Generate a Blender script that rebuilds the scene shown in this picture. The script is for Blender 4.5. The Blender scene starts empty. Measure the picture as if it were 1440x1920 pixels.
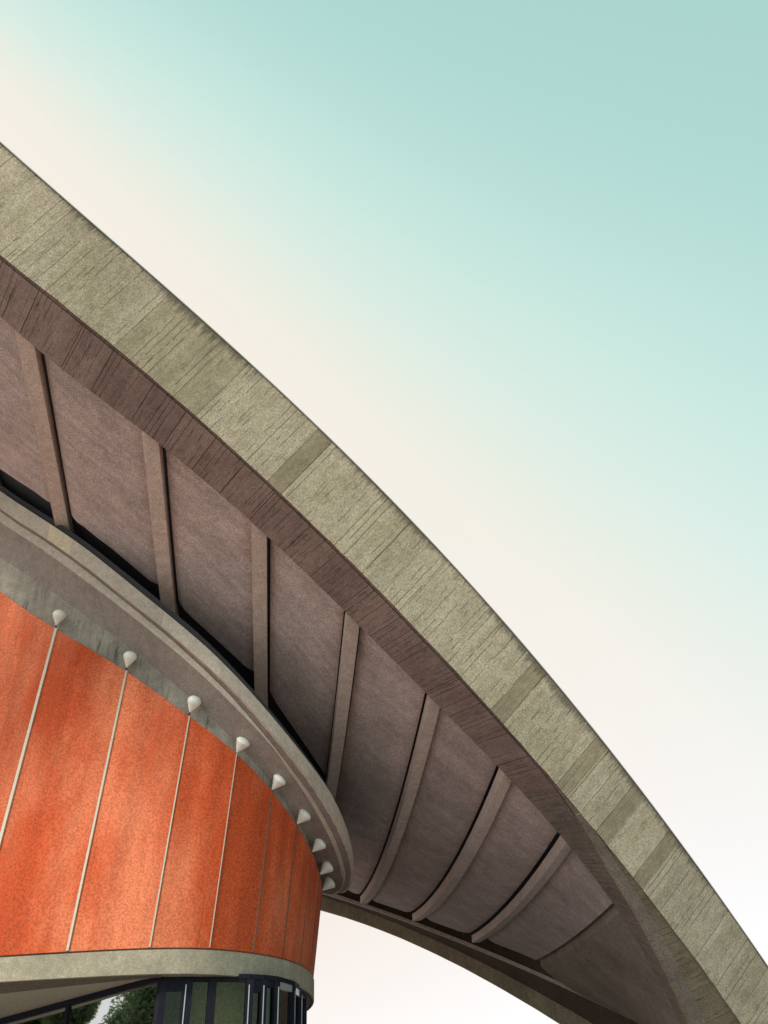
import bpy, bmesh, math, random
import numpy as np
from mathutils import Vector

random.seed(7)
scene = bpy.context.scene
col = scene.collection
rad = math.radians

# ---------------------------------------------------------------- camera
cam_d = bpy.data.cameras.new('camera')
cam = bpy.data.objects.new('camera', cam_d)
col.objects.link(cam)
scene.camera = cam
cam_d.sensor_fit = 'VERTICAL'
cam_d.sensor_height = 36.0
cam_d.lens = 36.0 * 1493.0 / 1920.0
cam_d.clip_end = 2000.0
cam_d.clip_start = 0.05
_R = (0.99844076, 0.03436715, -0.04398795)
_U = (0.0558215, -0.61470151, 0.78678206)
_F = (0.0, 0.78801075, 0.61566148)
from mathutils import Matrix
cam.matrix_world = Matrix(((_R[0], _U[0], -_F[0], 0.0),
                           (_R[1], _U[1], -_F[1], 0.0),
                           (_R[2], _U[2], -_F[2], 1.6),
                           (0, 0, 0, 1)))

# ---------------------------------------------------------------- sun, sky, exposure
SUN_EL, SUN_AZ = 36.0, 217.0          # azimuth clockwise from +Y: behind and left of the camera
sd = Vector((math.sin(rad(SUN_AZ)) * math.cos(rad(SUN_EL)), math.cos(rad(SUN_AZ)) * math.cos(rad(SUN_EL)), math.sin(rad(SUN_EL))))
sun_d = bpy.data.lights.new('sun', 'SUN')
sun_d.energy = 3.1
sun_d.angle = rad(12)
sun_d.color = (1.0, 0.93, 0.82)
sun = bpy.data.objects.new('sun', sun_d)
col.objects.link(sun)
sun.rotation_euler = sd.to_track_quat('Z', 'Y').to_euler()

world = bpy.data.worlds.new('World')
scene.world = world
world.use_nodes = True
wn, wl = world.node_tree.nodes, world.node_tree.links
wn.clear()
w_out = wn.new('ShaderNodeOutputWorld')
w_sky = wn.new('ShaderNodeTexSky')
w_sky.sky_type = 'NISHITA'
w_sky.sun_disc = False
w_sky.sun_elevation = rad(SUN_EL)
w_sky.sun_rotation = rad(SUN_AZ)
w_sky.air_density = 0.4
w_sky.dust_density = 0.2
w_b1 = wn.new('ShaderNodeBackground')
w_b1.inputs[1].default_value = 0.05
wl.new(w_sky.outputs[0], w_b1.inputs[0])
# bright thin overcast veil: cream on one side of the sky, mint on the other and overhead
w_tc = wn.new('ShaderNodeTexCoord')
w_dot = wn.new('ShaderNodeVectorMath'); w_dot.operation = 'DOT_PRODUCT'
w_dot.inputs[1].default_value = (-0.71386, 0.48693, -0.50328)
wl.new(w_tc.outputs['Generated'], w_dot.inputs[0])
w_sep = wn.new('ShaderNodeSeparateXYZ')
wl.new(w_tc.outputs['Generated'], w_sep.inputs[0])
def wmath(op, a, b):
    m = wn.new('ShaderNodeMath'); m.operation = op
    for i, v in enumerate((a, b)):
        if isinstance(v, (int, float)): m.inputs[i].default_value = v
        else: wl.new(v, m.inputs[i])
    return m.outputs[0]
w_dist = wn.new('ShaderNodeVectorMath'); w_dist.operation = 'DISTANCE'     # the bands of colour fan out from one side of the sky
w_dist.inputs[1].default_value = (-0.38878, 0.2778, 0.87845)
wl.new(w_tc.outputs['Generated'], w_dist.inputs[0])
tt = wmath('DIVIDE', w_dot.outputs['Value'], wmath('ADD', wmath('MULTIPLY', w_dist.outputs['Value'], 0.75), 0.25))
w_noise = wn.new('ShaderNodeTexNoise'); w_noise.inputs['Scale'].default_value = 2.2; w_noise.inputs['Detail'].default_value = 3
wl.new(w_tc.outputs['Generated'], w_noise.inputs['Vector'])
tt = wmath('ADD', tt, wmath('MULTIPLY', wmath('SUBTRACT', w_noise.outputs[0], 0.5), 0.05))
tt = wmath('DIVIDE', wmath('ADD', tt, 0.7), 1.2)
w_ramp = wn.new('ShaderNodeValToRGB')
wl.new(tt, w_ramp.inputs[0])
def lin(c):
    return tuple((x / 255 / 12.92) if x / 255 <= 0.04045 else ((x / 255 + 0.055) / 1.055) ** 2.4 for x in c) + (1.0,)
stops = [(-0.66, (172, 214, 204)), (-0.5, (182, 221, 211)), (-0.37, (197, 231, 219)), (-0.27, (210, 236, 223)), (-0.17, (223, 239, 226)), (-0.08, (236, 240, 224)), (0.0, (246, 241, 226)), (0.12, (250, 241, 226)), (0.45, (245, 229, 206))]
cr = w_ramp.color_ramp
while len(cr.elements) < len(stops): cr.elements.new(0.5)
for e, (t, c) in zip(cr.elements, stops):
    e.position = (t + 0.7) / 1.2
    e.color = lin(c)
w_b2 = wn.new('ShaderNodeBackground')
w_b2.inputs[1].default_value = 0.95
wl.new(w_ramp.outputs[0], w_b2.inputs[0])
w_add = wn.new('ShaderNodeAddShader')
wl.new(w_b1.outputs[0], w_add.inputs[0]); wl.new(w_b2.outputs[0], w_add.inputs[1])
wl.new(w_add.outputs[0], w_out.inputs[0])

scene.view_settings.view_transform = 'Standard'
scene.view_settings.look = 'None'
scene.view_settings.exposure = 0.0
scene.view_settings.gamma = 1.0
scene.view_settings.use_curve_mapping = False
scene.render.engine = 'CYCLES'
scene.cycles.diffuse_bounces = 5
scene.cycles.max_bounces = 10

# ---------------------------------------------------------------- materials
def new_mat(name):
    m = bpy.data.materials.new(name); m.use_nodes = True
    nt = m.node_tree
    b = nt.nodes['Principled BSDF']
    return m, nt, b

class NT:
    """small helper for wiring nodes"""
    def __init__(s, nt): s.nt = nt
    def put(s, sock, v):
        if isinstance(v, (int, float)): sock.default_value = v
        elif isinstance(v, tuple): sock.default_value = v
        else: s.nt.links.new(v, sock)
    def math(s, op, a, b=0.0, clamp=False):
        n = s.nt.nodes.new('ShaderNodeMath'); n.operation = op; n.use_clamp = clamp
        s.put(n.inputs[0], a); s.put(n.inputs[1], b); return n.outputs[0]
    def uv(s, su, sv):
        t = s.nt.nodes.new('ShaderNodeTexCoord')
        m = s.nt.nodes.new('ShaderNodeMapping'); m.inputs['Scale'].default_value = (su, sv, 1)
        s.nt.links.new(t.outputs['UV'], m.inputs[0]); return m.outputs[0]
    def obj(s, k=(1, 1, 1)):
        t = s.nt.nodes.new('ShaderNodeTexCoord')
        m = s.nt.nodes.new('ShaderNodeMapping'); m.inputs['Scale'].default_value = k
        s.nt.links.new(t.outputs['Object'], m.inputs[0]); return m.outputs[0]
    def noise(s, vec, scale, detail=2.0, rough=0.5, dist=0.0):
        n = s.nt.nodes.new('ShaderNodeTexNoise'); n.inputs['Scale'].default_value = scale
        n.inputs['Detail'].default_value = detail; n.inputs['Roughness'].default_value = rough
        n.inputs['Distortion'].default_value = dist
        s.nt.links.new(vec, n.inputs['Vector']); return n.outputs[0]
    def step(s, v, lo, hi, a=0.0, b=1.0):
        n = s.nt.nodes.new('ShaderNodeMapRange'); n.interpolation_type = 'SMOOTHSTEP'
        s.put(n.inputs['Value'], v)
        for k, x in zip(('From Min', 'From Max', 'To Min', 'To Max'), (lo, hi, a, b)): n.inputs[k].default_value = x
        return n.outputs[0]
    def mix(s, f, a, b, mode='MIX'):
        n = s.nt.nodes.new('ShaderNodeMix'); n.data_type = 'RGBA'; n.blend_type = mode
        s.put(n.inputs[0], f); s.put(n.inputs[6], a); s.put(n.inputs[7], b); return n.outputs[2]
    def scale(s, c, f):
        g = s.nt.nodes.new('ShaderNodeCombineColor')
        for i in range(3): s.put(g.inputs[i], f)
        return s.mix(1.0, c, g.outputs[0], 'MULTIPLY')
    def bump(s, h, strength, dist, bsdf):
        n = s.nt.nodes.new('ShaderNodeBump'); n.inputs['Strength'].default_value = strength; n.inputs['Distance'].default_value = dist
        s.put(n.inputs['Height'], h); s.nt.links.new(n.outputs[0], bsdf.inputs['Normal'])

def concrete(name, c1, c2, streak=0.0, stain=0.0, speck=0.35, cloud=1.0, rough=0.92, tint=None, su=7.0, sv=0.55, dark=(0.03, 0.032, 0.028), joints=0.0, jfreq=4.3, scuff=0.0):
    m, nt, b = new_mat(name)
    h = NT(nt)
    o = h.obj()
    big = h.noise(o, 0.45, 4, 0.6)
    mid = h.noise(h.uv(1.4, 0.35), 1.0, 3, 0.6)
    f = h.math('ADD', h.math('MULTIPLY', big, 0.6), h.math('MULTIPLY', mid, 0.4))
    c = h.mix(h.step(f, 0.5 - 0.2 / max(cloud, .01), 0.5 + 0.2 / max(cloud, .01)), c1 + (1,), c2 + (1,))
    if tint:
        c = h.mix(h.step(h.noise(o, 0.9, 3, 0.6), 0.52, 0.72, 0, 0.55), c, tint + (1,))
    fine = h.noise(o, 19.0, 3, 0.8)
    c = h.scale(c, h.step(fine, 0.3, 0.7, 1.0 - speck, 1.0 + speck))
    mid2 = h.noise(o, 3.2, 3, 0.7)
    c = h.scale(c, h.step(mid2, 0.3, 0.7, 0.9, 1.1))
    oi = nt.nodes.new('ShaderNodeObjectInfo')          # every cast piece its own batch
    c = h.scale(c, h.math('ADD', h.math('MULTIPLY', oi.outputs['Random'], 0.14), 0.93))
    if scuff:
        sc = h.noise(h.obj((1, 1, 1)), 2.1, 5, .75, 1.5)
        c = h.mix(h.step(sc, .685, .74, 0, scuff), c, (0.75, 0.66, 0.58, 1))
        cl = h.noise(h.uv(.5, .9), 1.0, 4, .6, .6)
        c = h.scale(c, h.step(cl, .3, .7, .89, 1.10))
    hgt = fine
    if joints > 0:                      # hairline joints of the formwork boards, running across (v)
        t0 = nt.nodes.new('ShaderNodeTexCoord'); s0 = nt.nodes.new('ShaderNodeSeparateXYZ'); nt.links.new(t0.outputs['UV'], s0.inputs[0])
        wob = h.math('MULTIPLY', h.math('SUBTRACT', h.noise(h.uv(.6, 1.1), 1.0, 3), .5), 0.09)
        uu = h.math('MULTIPLY', h.math('ADD', s0.outputs[0], wob), jfreq)
        cell = h.math('FLOOR', uu); fr_ = h.math('FRACT', uu)
        wnz = nt.nodes.new('ShaderNodeTexWhiteNoise'); wnz.noise_dimensions = '1D'; nt.links.new(cell, wnz.inputs['W'])
        cv = nt.nodes.new('ShaderNodeCombineXYZ'); nt.links.new(h.math('MULTIPLY', cell, 7.31), cv.inputs[0]); nt.links.new(s0.outputs[1], cv.inputs[1])
        gate = h.step(h.math('ADD', h.noise(cv.outputs[0], 1.5, 2), h.math('MULTIPLY', h.math('SUBTRACT', wnz.outputs[0], .5), .35)), .50, .57)
        wide = h.math('MULTIPLY', wnz.outputs[0], .06)
        ln = h.math('LESS_THAN', fr_, h.math('ADD', wide, .05))
        jl = h.math('MULTIPLY', ln, gate)
        c = h.mix(h.math('MULTIPLY', jl, joints, True), c, dark + (1,))
        c = h.scale(c, h.math('ADD', h.math('MULTIPLY', wnz.outputs[0], .10), .95))
    if streak > 0:
        st = h.noise(h.uv(su, sv), 1.0, 5, 0.62, 0.25)
        s2 = h.noise(h.uv(su * 2.3, sv * 1.6), 1.0, 3, 0.6)
        line = h.step(st, 0.36, 0.43, 1.0, 0.0)
        line2 = h.step(s2, 0.36, 0.42, 0.6, 0.0)
        brk = h.step(h.noise(o, 1.3, 3), 0.36, 0.56)
        l = h.math('MULTIPLY', h.math('MAXIMUM', line, line2), brk)
        c = h.mix(h.math('MULTIPLY', l, streak, True), c, dark + (1,))
        soft = h.noise(h.uv(su * .8, sv * .5), 1.0, 3, 0.6)
        c = h.scale(c, h.step(soft, 0.3, 0.7, 1.0 - 0.16 * streak, 1.0 + 0.12 * streak))
        hgt = h.math('SUBTRACT', h.math('MULTIPLY', fine, 0.35), h.math('MULTIPLY', l, 1.0))
    if stain > 0:                       # rain streaks running in from the upper edge (v = 0)
        t = nt.nodes.new('ShaderNodeTexCoord'); sp = nt.nodes.new('ShaderNodeSeparateXYZ')
        nt.links.new(t.outputs['UV'], sp.inputs[0])
        reach = h.math('MULTIPLY', h.math('SUBTRACT', h.noise(h.uv(5.5, 0.15), 1.0, 4, 0.7), 0.30), 1.5)
        far = h.noise(h.uv(0.16, 0.0), 1.0, 1)
        reach = h.math('MULTIPLY', reach, h.step(far, 0.35, 0.65, 0.35, 1.3))
        d = h.math('SUBTRACT', reach, sp.outputs[1])
        c = h.mix(h.step(d, 0.0, 0.28, 0.0, stain), c, (0.045, 0.045, 0.04, 1))
    nt.links.new(c, b.inputs['Base Color'])
    b.inputs['Roughness'].default_value = rough
    b.inputs['Specular IOR Level'].default_value = 0.25
    h.bump(hgt, 0.4, 0.02, b)
    return m

def plain(name, c, rough=0.6, metal=0.0, speck=0.0):
    m, nt, b = new_mat(name); h = NT(nt)
    if speck:
        cc = h.scale(c + (1,), h.step(h.noise(h.obj(), 12, 3, .7), .3, .7, 1 - speck, 1 + speck))
        nt.links.new(cc, b.inputs['Base Color'])
    else: b.inputs['Base Color'].default_value = c + (1,)
    b.inputs['Roughness'].default_value = rough; b.inputs['Metallic'].default_value = metal
    return m

MAT = {}
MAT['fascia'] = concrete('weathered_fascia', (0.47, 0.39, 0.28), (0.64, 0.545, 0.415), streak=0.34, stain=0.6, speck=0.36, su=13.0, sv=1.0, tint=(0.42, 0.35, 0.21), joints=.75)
MAT['fascia_mid'] = concrete('stained_fascia', (0.38, 0.315, 0.215), (0.50, 0.42, 0.30), streak=0.35, stain=0.6, speck=0.3, su=13.0, sv=1.0, joints=.7)
MAT['fascia_dark'] = concrete('darker_patched_fascia', (0.335, 0.272, 0.185), (0.43, 0.352, 0.245), streak=0.25, stain=0.5, speck=0.25, joints=.4)
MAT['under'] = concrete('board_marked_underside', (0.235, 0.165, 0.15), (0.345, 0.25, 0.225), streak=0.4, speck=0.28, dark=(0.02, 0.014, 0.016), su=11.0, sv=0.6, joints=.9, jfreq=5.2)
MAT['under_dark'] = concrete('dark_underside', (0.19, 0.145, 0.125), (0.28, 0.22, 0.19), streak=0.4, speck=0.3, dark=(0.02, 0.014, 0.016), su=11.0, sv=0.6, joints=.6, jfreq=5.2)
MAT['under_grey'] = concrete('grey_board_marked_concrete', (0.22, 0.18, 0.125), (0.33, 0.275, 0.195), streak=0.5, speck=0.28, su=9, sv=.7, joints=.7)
MAT['slab'] = concrete('pinkish_soffit_concrete', (0.455, 0.365, 0.355), (0.60, 0.485, 0.47), speck=0.4, cloud=0.9, scuff=.45)
MAT['rib'] = concrete('rib_concrete', (0.60, 0.485, 0.44), (0.72, 0.59, 0.54), speck=0.26, cloud=0.7)
MAT['infill'] = concrete('dark_infill_concrete', (0.22, 0.18, 0.15), (0.33, 0.27, 0.23), streak=0.2, speck=0.36, su=.6, sv=5)
MAT['ledge_under'] = concrete('shade_darkened_concrete', (0.10, 0.075, 0.06), (0.14, 0.105, 0.085), speck=0.3)  # shade under the back arch is put into this dark colour
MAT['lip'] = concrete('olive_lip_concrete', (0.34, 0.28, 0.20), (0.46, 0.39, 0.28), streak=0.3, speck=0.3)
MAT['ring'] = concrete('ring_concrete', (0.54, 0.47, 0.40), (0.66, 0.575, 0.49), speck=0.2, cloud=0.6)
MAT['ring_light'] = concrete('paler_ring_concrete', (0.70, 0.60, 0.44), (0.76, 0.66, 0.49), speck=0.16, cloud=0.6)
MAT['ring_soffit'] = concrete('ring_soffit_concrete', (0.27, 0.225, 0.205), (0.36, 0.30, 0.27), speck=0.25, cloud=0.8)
MAT['wall'] = concrete('green_grey_wall_concrete', (0.275, 0.25, 0.215), (0.41, 0.37, 0.32), streak=0.6, speck=0.2, su=3.0, sv=0.4)
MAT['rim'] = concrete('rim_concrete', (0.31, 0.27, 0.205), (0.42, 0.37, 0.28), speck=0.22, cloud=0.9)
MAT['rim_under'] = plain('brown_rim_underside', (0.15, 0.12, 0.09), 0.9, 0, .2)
MAT['plaster'] = plain('beige_plaster_soffit', (0.42, 0.37, 0.29), 0.9, 0, .12)
MAT['membrane'] = plain('dark_roof_membrane', (0.05, 0.05, 0.06), 0.8, 0, .2)
MAT['flash'] = plain('grey_flashing', (0.5, 0.5, 0.47), 0.5, 0.4)
MAT['trim'] = plain('pale_metal_strip', (0.62, 0.57, 0.46), 0.55, 0.0, .08)
MAT['lamp'] = plain('white_enamel', (0.93, 0.91, 0.84), 0.4, 0, .02)
MAT['lampdark'] = plain('dark_lamp_joint', (0.03, 0.03, 0.03), 0.5)
MAT['frame'] = plain('dark_blue_frame_paint', (0.013, 0.013, 0.022), 0.6, 0, .15)
MAT['frame'].node_tree.nodes['Principled BSDF'].inputs['Specular IOR Level'].default_value = 0.15
MAT['bead'] = plain('aluminium_bead', (0.65, 0.66, 0.66), 0.35, 0.6)
MAT['inner'] = plain('olive_inner_wall', (0.50, 0.46, 0.32), 0.9, 0, .25)
MAT['bark'] = plain('bark', (0.09, 0.065, 0.045), 0.9, 0, .3)

def red_mat():
    m, nt, b = new_mat('orange_red_wall_panel'); h = NT(nt)
    o = h.obj()
    big = h.noise(h.obj((1, 1, .45)), 0.33, 4, 0.55)
    c = h.mix(h.step(big, 0.36, 0.64), (0.57, 0.085, 0.024, 1), (0.73, 0.205, 0.098, 1))
    fine = h.noise(o, 14.0, 3, 0.8)
    c = h.scale(c, h.step(fine, 0.3, 0.7, 0.70, 1.30))
    oi = nt.nodes.new('ShaderNodeObjectInfo')
    c = h.scale(c, h.math('ADD', h.math('MULTIPLY', oi.outputs['Random'], 0.16), 0.92))
    drip = h.noise(h.uv(4.5, 0.10), 1.0, 4, 0.65)
    c = h.mix(h.step(drip, 0.30, 0.40, 0.35, 0), c, (0.25, 0.05, 0.02, 1))
    vert = h.noise(h.uv(1.3, 0.12), 1.0, 4, 0.6)
    c = h.scale(c, h.step(vert, 0.3, 0.7, 0.86, 1.12))
    pale = h.step(h.noise(o, 16.0, 2, 0.6), 0.66, 0.74, 0, 0.35)
    c = h.mix(pale, c, (0.72, 0.34, 0.2, 1))
    nt.links.new(c, b.inputs['Base Color'])
    b.inputs['Roughness'].default_value = 0.8
    b.inputs['Specular IOR Level'].default_value = 0.25
    h.bump(fine, 0.3, 0.01, b)
    return m
MAT['red'] = red_mat()

def glass_mat(name, mirror, tint):
    m, nt, b = new_mat(name)
    b.inputs['Base Color'].default_value = tint + (1,)
    b.inputs['Roughness'].default_value = 0.02
    b.inputs['Transmission Weight'].default_value = 0.9
    b.inputs['IOR'].default_value = mirror
    nt.nodes.remove(nt.nodes['Principled BSDF'])
    g = nt.nodes.new('ShaderNodeBsdfGlossy'); g.inputs['Roughness'].default_value = 0.015
    g.inputs['Color'].default_value = (0.95, 0.97, 0.96, 1)
    t = nt.nodes.new('ShaderNodeBsdfTransparent'); t.inputs['Color'].default_value = tint + (1,)
    fr = nt.nodes.new('ShaderNodeFresnel'); fr.inputs['IOR'].default_value = mirror
    mx = nt.nodes.new('ShaderNodeMixShader')
    nt.links.new(fr.outputs[0], mx.inputs[0]); nt.links.new(t.outputs[0], mx.inputs[1]); nt.links.new(g.outputs[0], mx.inputs[2])
    nt.links.new(mx.outputs[0], nt.nodes['Material Output'].inputs[0])
    return m
MAT['glass_mirror'] = glass_mat('coated_mirror_glass', 9.0, (0.25, 0.28, 0.26))
MAT['glass'] = glass_mat('clear_glass', 1.32, (0.82, 0.82, 0.68))

def ground_mat():
    m, nt, b = new_mat('pale_plaza_paving'); h = NT(nt)
    o = h.obj()
    c = h.mix(h.step(h.noise(o, 0.25, 5, .6), .35, .65), (0.42, 0.345, 0.31, 1), (0.55, 0.455, 0.41, 1))
    br = nt.nodes.new('ShaderNodeTexBrick'); br.inputs['Scale'].default_value = 1.0
    br.inputs['Mortar Size'].default_value = 0.012; br.inputs['Brick Width'].default_value = 1.2; br.inputs['Row Height'].default_value = .6
    br.inputs['Color1'].default_value = (1, 1, 1, 1); br.inputs['Color2'].default_value = (.86, .86, .86, 1); br.inputs['Mortar'].default_value = (.35, .33, .3, 1)
    nt.links.new(o, br.inputs['Vector'])
    c = h.mix(1.0, c, br.outputs[0], 'MULTIPLY')
    nt.links.new(c, b.inputs['Base Color']); b.inputs['Roughness'].default_value = .9
    return m
MAT['ground'] = ground_mat()

def leaf_mat():
    m, nt, b = new_mat('green_leaves'); h = NT(nt)
    c = h.mix(h.step(h.noise(h.obj(), .9, 3, .6), .35, .65), (0.085, 0.125, 0.07, 1), (0.16, 0.21, 0.13, 1))
    nt.links.new(c, b.inputs['Base Color']); b.inputs['Roughness'].default_value = .6
    tr = nt.nodes.new('ShaderNodeBsdfTranslucent'); tr.inputs[0].default_value = (0.30, 0.40, 0.22, 1)
    mx = nt.nodes.new('ShaderNodeMixShader'); mx.inputs[0].default_value = .5
    nt.links.new(b.outputs[0], mx.inputs[1]); nt.links.new(tr.outputs[0], mx.inputs[2]); nt.links.new(mx.outputs[0], nt.nodes['Material Output'].inputs[0])
    return m
MAT['leaf'] = leaf_mat()

# ---------------------------------------------------------------- helpers
def tag(o, label=None, cat=None, group=None, kind=None):
    for k, v in (('label', label), ('category', cat), ('group', group), ('kind', kind)):
        if v: o[k] = v
    return o
def empty(name, loc, label, cat, group=None):
    o = bpy.data.objects.new(name, None); col.objects.link(o); o.location = loc
    o.empty_display_size = 0.3
    return tag(o, label, cat, group)
def link(name, verts, faces, mat, parent=None, uvs=None, smooth=False, origin=None):
    """mesh from world-space vertices, linked under its thing"""
    vs = [Vector(v) for v in verts]
    base = Vector((0, 0, 0))
    if parent is not None:
        base = WORLD[parent.name]
    me = bpy.data.meshes.new(name)
    off = Vector(origin) if origin is not None else base
    me.from_pydata([tuple(v - off) for v in vs], [], faces)
    me.materials.append(mat)
    if uvs is not None:
        uvl = me.uv_layers.new(name='UVMap')
        for lp in me.loops: uvl.data[lp.index].uv = uvs[lp.vertex_index]
    if smooth:
        for p in me.polygons: p.use_smooth = True
    me.update()
    bm = bmesh.new(); bm.from_mesh(me); bmesh.ops.recalc_face_normals(bm, faces=bm.faces); bm.to_mesh(me); bm.free()
    o = bpy.data.objects.new(name, me); col.objects.link(o)
    o.location = off - base if parent is not None else off
    if parent is not None: o.parent = parent
    WORLD[o.name] = off
    return o
WORLD = {}
def thing(name, loc, label, cat, group=None):
    o = empty(name, loc, label, cat, group); WORLD[o.name] = Vector(loc); return o

def sweep(name, sections, mat, parent, closed=True, caps=True, us=None, split=True, origin=None):
    """loft a list of polygons (same vertex count). Faces of each profile side get their own vertices, so edges stay crisp and each side has UVs in metres (u along, v across)."""
    n = len(sections[0]); verts = []; uvs = []; faces = []
    S = [[Vector(p) for p in s] for s in sections]
    if us is None:
        us = [0.0]
        for a, b in zip(S, S[1:]): us.append(us[-1] + (b[0] - a[0]).length)
    for k in range(n if closed else n - 1):
        k2 = (k + 1) % n; st = len(verts)
        for i, s in enumerate(S):
            verts += [s[k], s[k2]]
            uvs += [(us[i], 0.0), (us[i], (s[k2] - s[k]).length)]
        for i in range(len(S) - 1):
            a = st + 2 * i
            faces.append((a, a + 1, a + 3, a + 2))
    if caps:
        for s in (S[0], S[-1]):
            st = len(verts); verts += s; uvs += [(0, 0)] * n; faces.append(tuple(range(st, st + n)))
    me_o = link(name, verts, faces, mat, parent, uvs, origin=origin)
    if split:
        for p in me_o.data.polygons: p.use_smooth = False
        # smooth along the sweep only: sides are already split at the profile's corners
        for p in me_o.data.polygons:
            if len(p.vertices) == 4 and n != 4 or len(p.vertices) == 4: p.use_smooth = True
    return me_o

def box(name, c, d, mat, parent, ax=None, origin=None):
    """box with centre c, half sizes d, axes ax"""
    ax = ax or (Vector((1, 0, 0)), Vector((0, 1, 0)), Vector((0, 0, 1)))
    c = Vector(c); v = []
    for sx in (-1, 1):
        for sy in (-1, 1):
            for sz in (-1, 1): v.append(c + ax[0] * d[0] * sx + ax[1] * d[1] * sy + ax[2] * d[2] * sz)
    f = [(0, 1, 3, 2), (4, 6, 7, 5), (0, 4, 5, 1), (2, 3, 7, 6), (0, 2, 6, 4), (1, 5, 7, 3)]
    return link(name, v, f, mat, parent, origin=origin)

def lathe(name, base, axis, prof, mat, parent, seg=28, origin=None):
    a = Vector(axis).normalized(); x = a.orthogonal().normalized(); y = a.cross(x); base = Vector(base)
    v = []; f = []
    for h, r in prof:
        for i in range(seg):
            t = 2 * math.pi * i / seg; v.append(base + a * h + (x * math.cos(t) + y * math.sin(t)) * r)
    for j in range(len(prof) - 1):
        for i in range(seg):
            i2 = (i + 1) % seg; f.append((j * seg + i, j * seg + i2, (j + 1) * seg + i2, (j + 1) * seg + i))
    f.append(tuple(range(seg))); f.append(tuple(range((len(prof) - 1) * seg, len(prof) * seg)))
    return link(name, v, f, mat, parent, smooth=True, origin=origin)

# ---------------------------------------------------------------- ground
gv = [(-900, -900, 0), (900, -900, 0), (900, 900, 0), (-900, 900, 0)]
g = link('ground', gv, [(0, 1, 2, 3)], MAT['ground']); tag(g, 'pale paved plaza round the concrete hall', None, None, 'structure')

tv = [(-34, 25.5, .12), (14, 25.5, .12), (15, 64, .12), (-34, 64, .12)]  # unseen dark sheet, added to cut light bouncing up to the soffit
tv += [(x, y, -.05) for x, y, z in tv]
t_o = link('bounce_dimmer', tv, [(0, 1, 2, 3), (0, 1, 5, 4), (1, 2, 6, 5), (2, 3, 7, 6), (3, 0, 4, 7)], plain('dark_bounce_dimmer', (0.13, 0.12, 0.13), .8, 0, .2)); tag(t_o, 'dark terrace below the round hall', None, None, 'structure')
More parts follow.
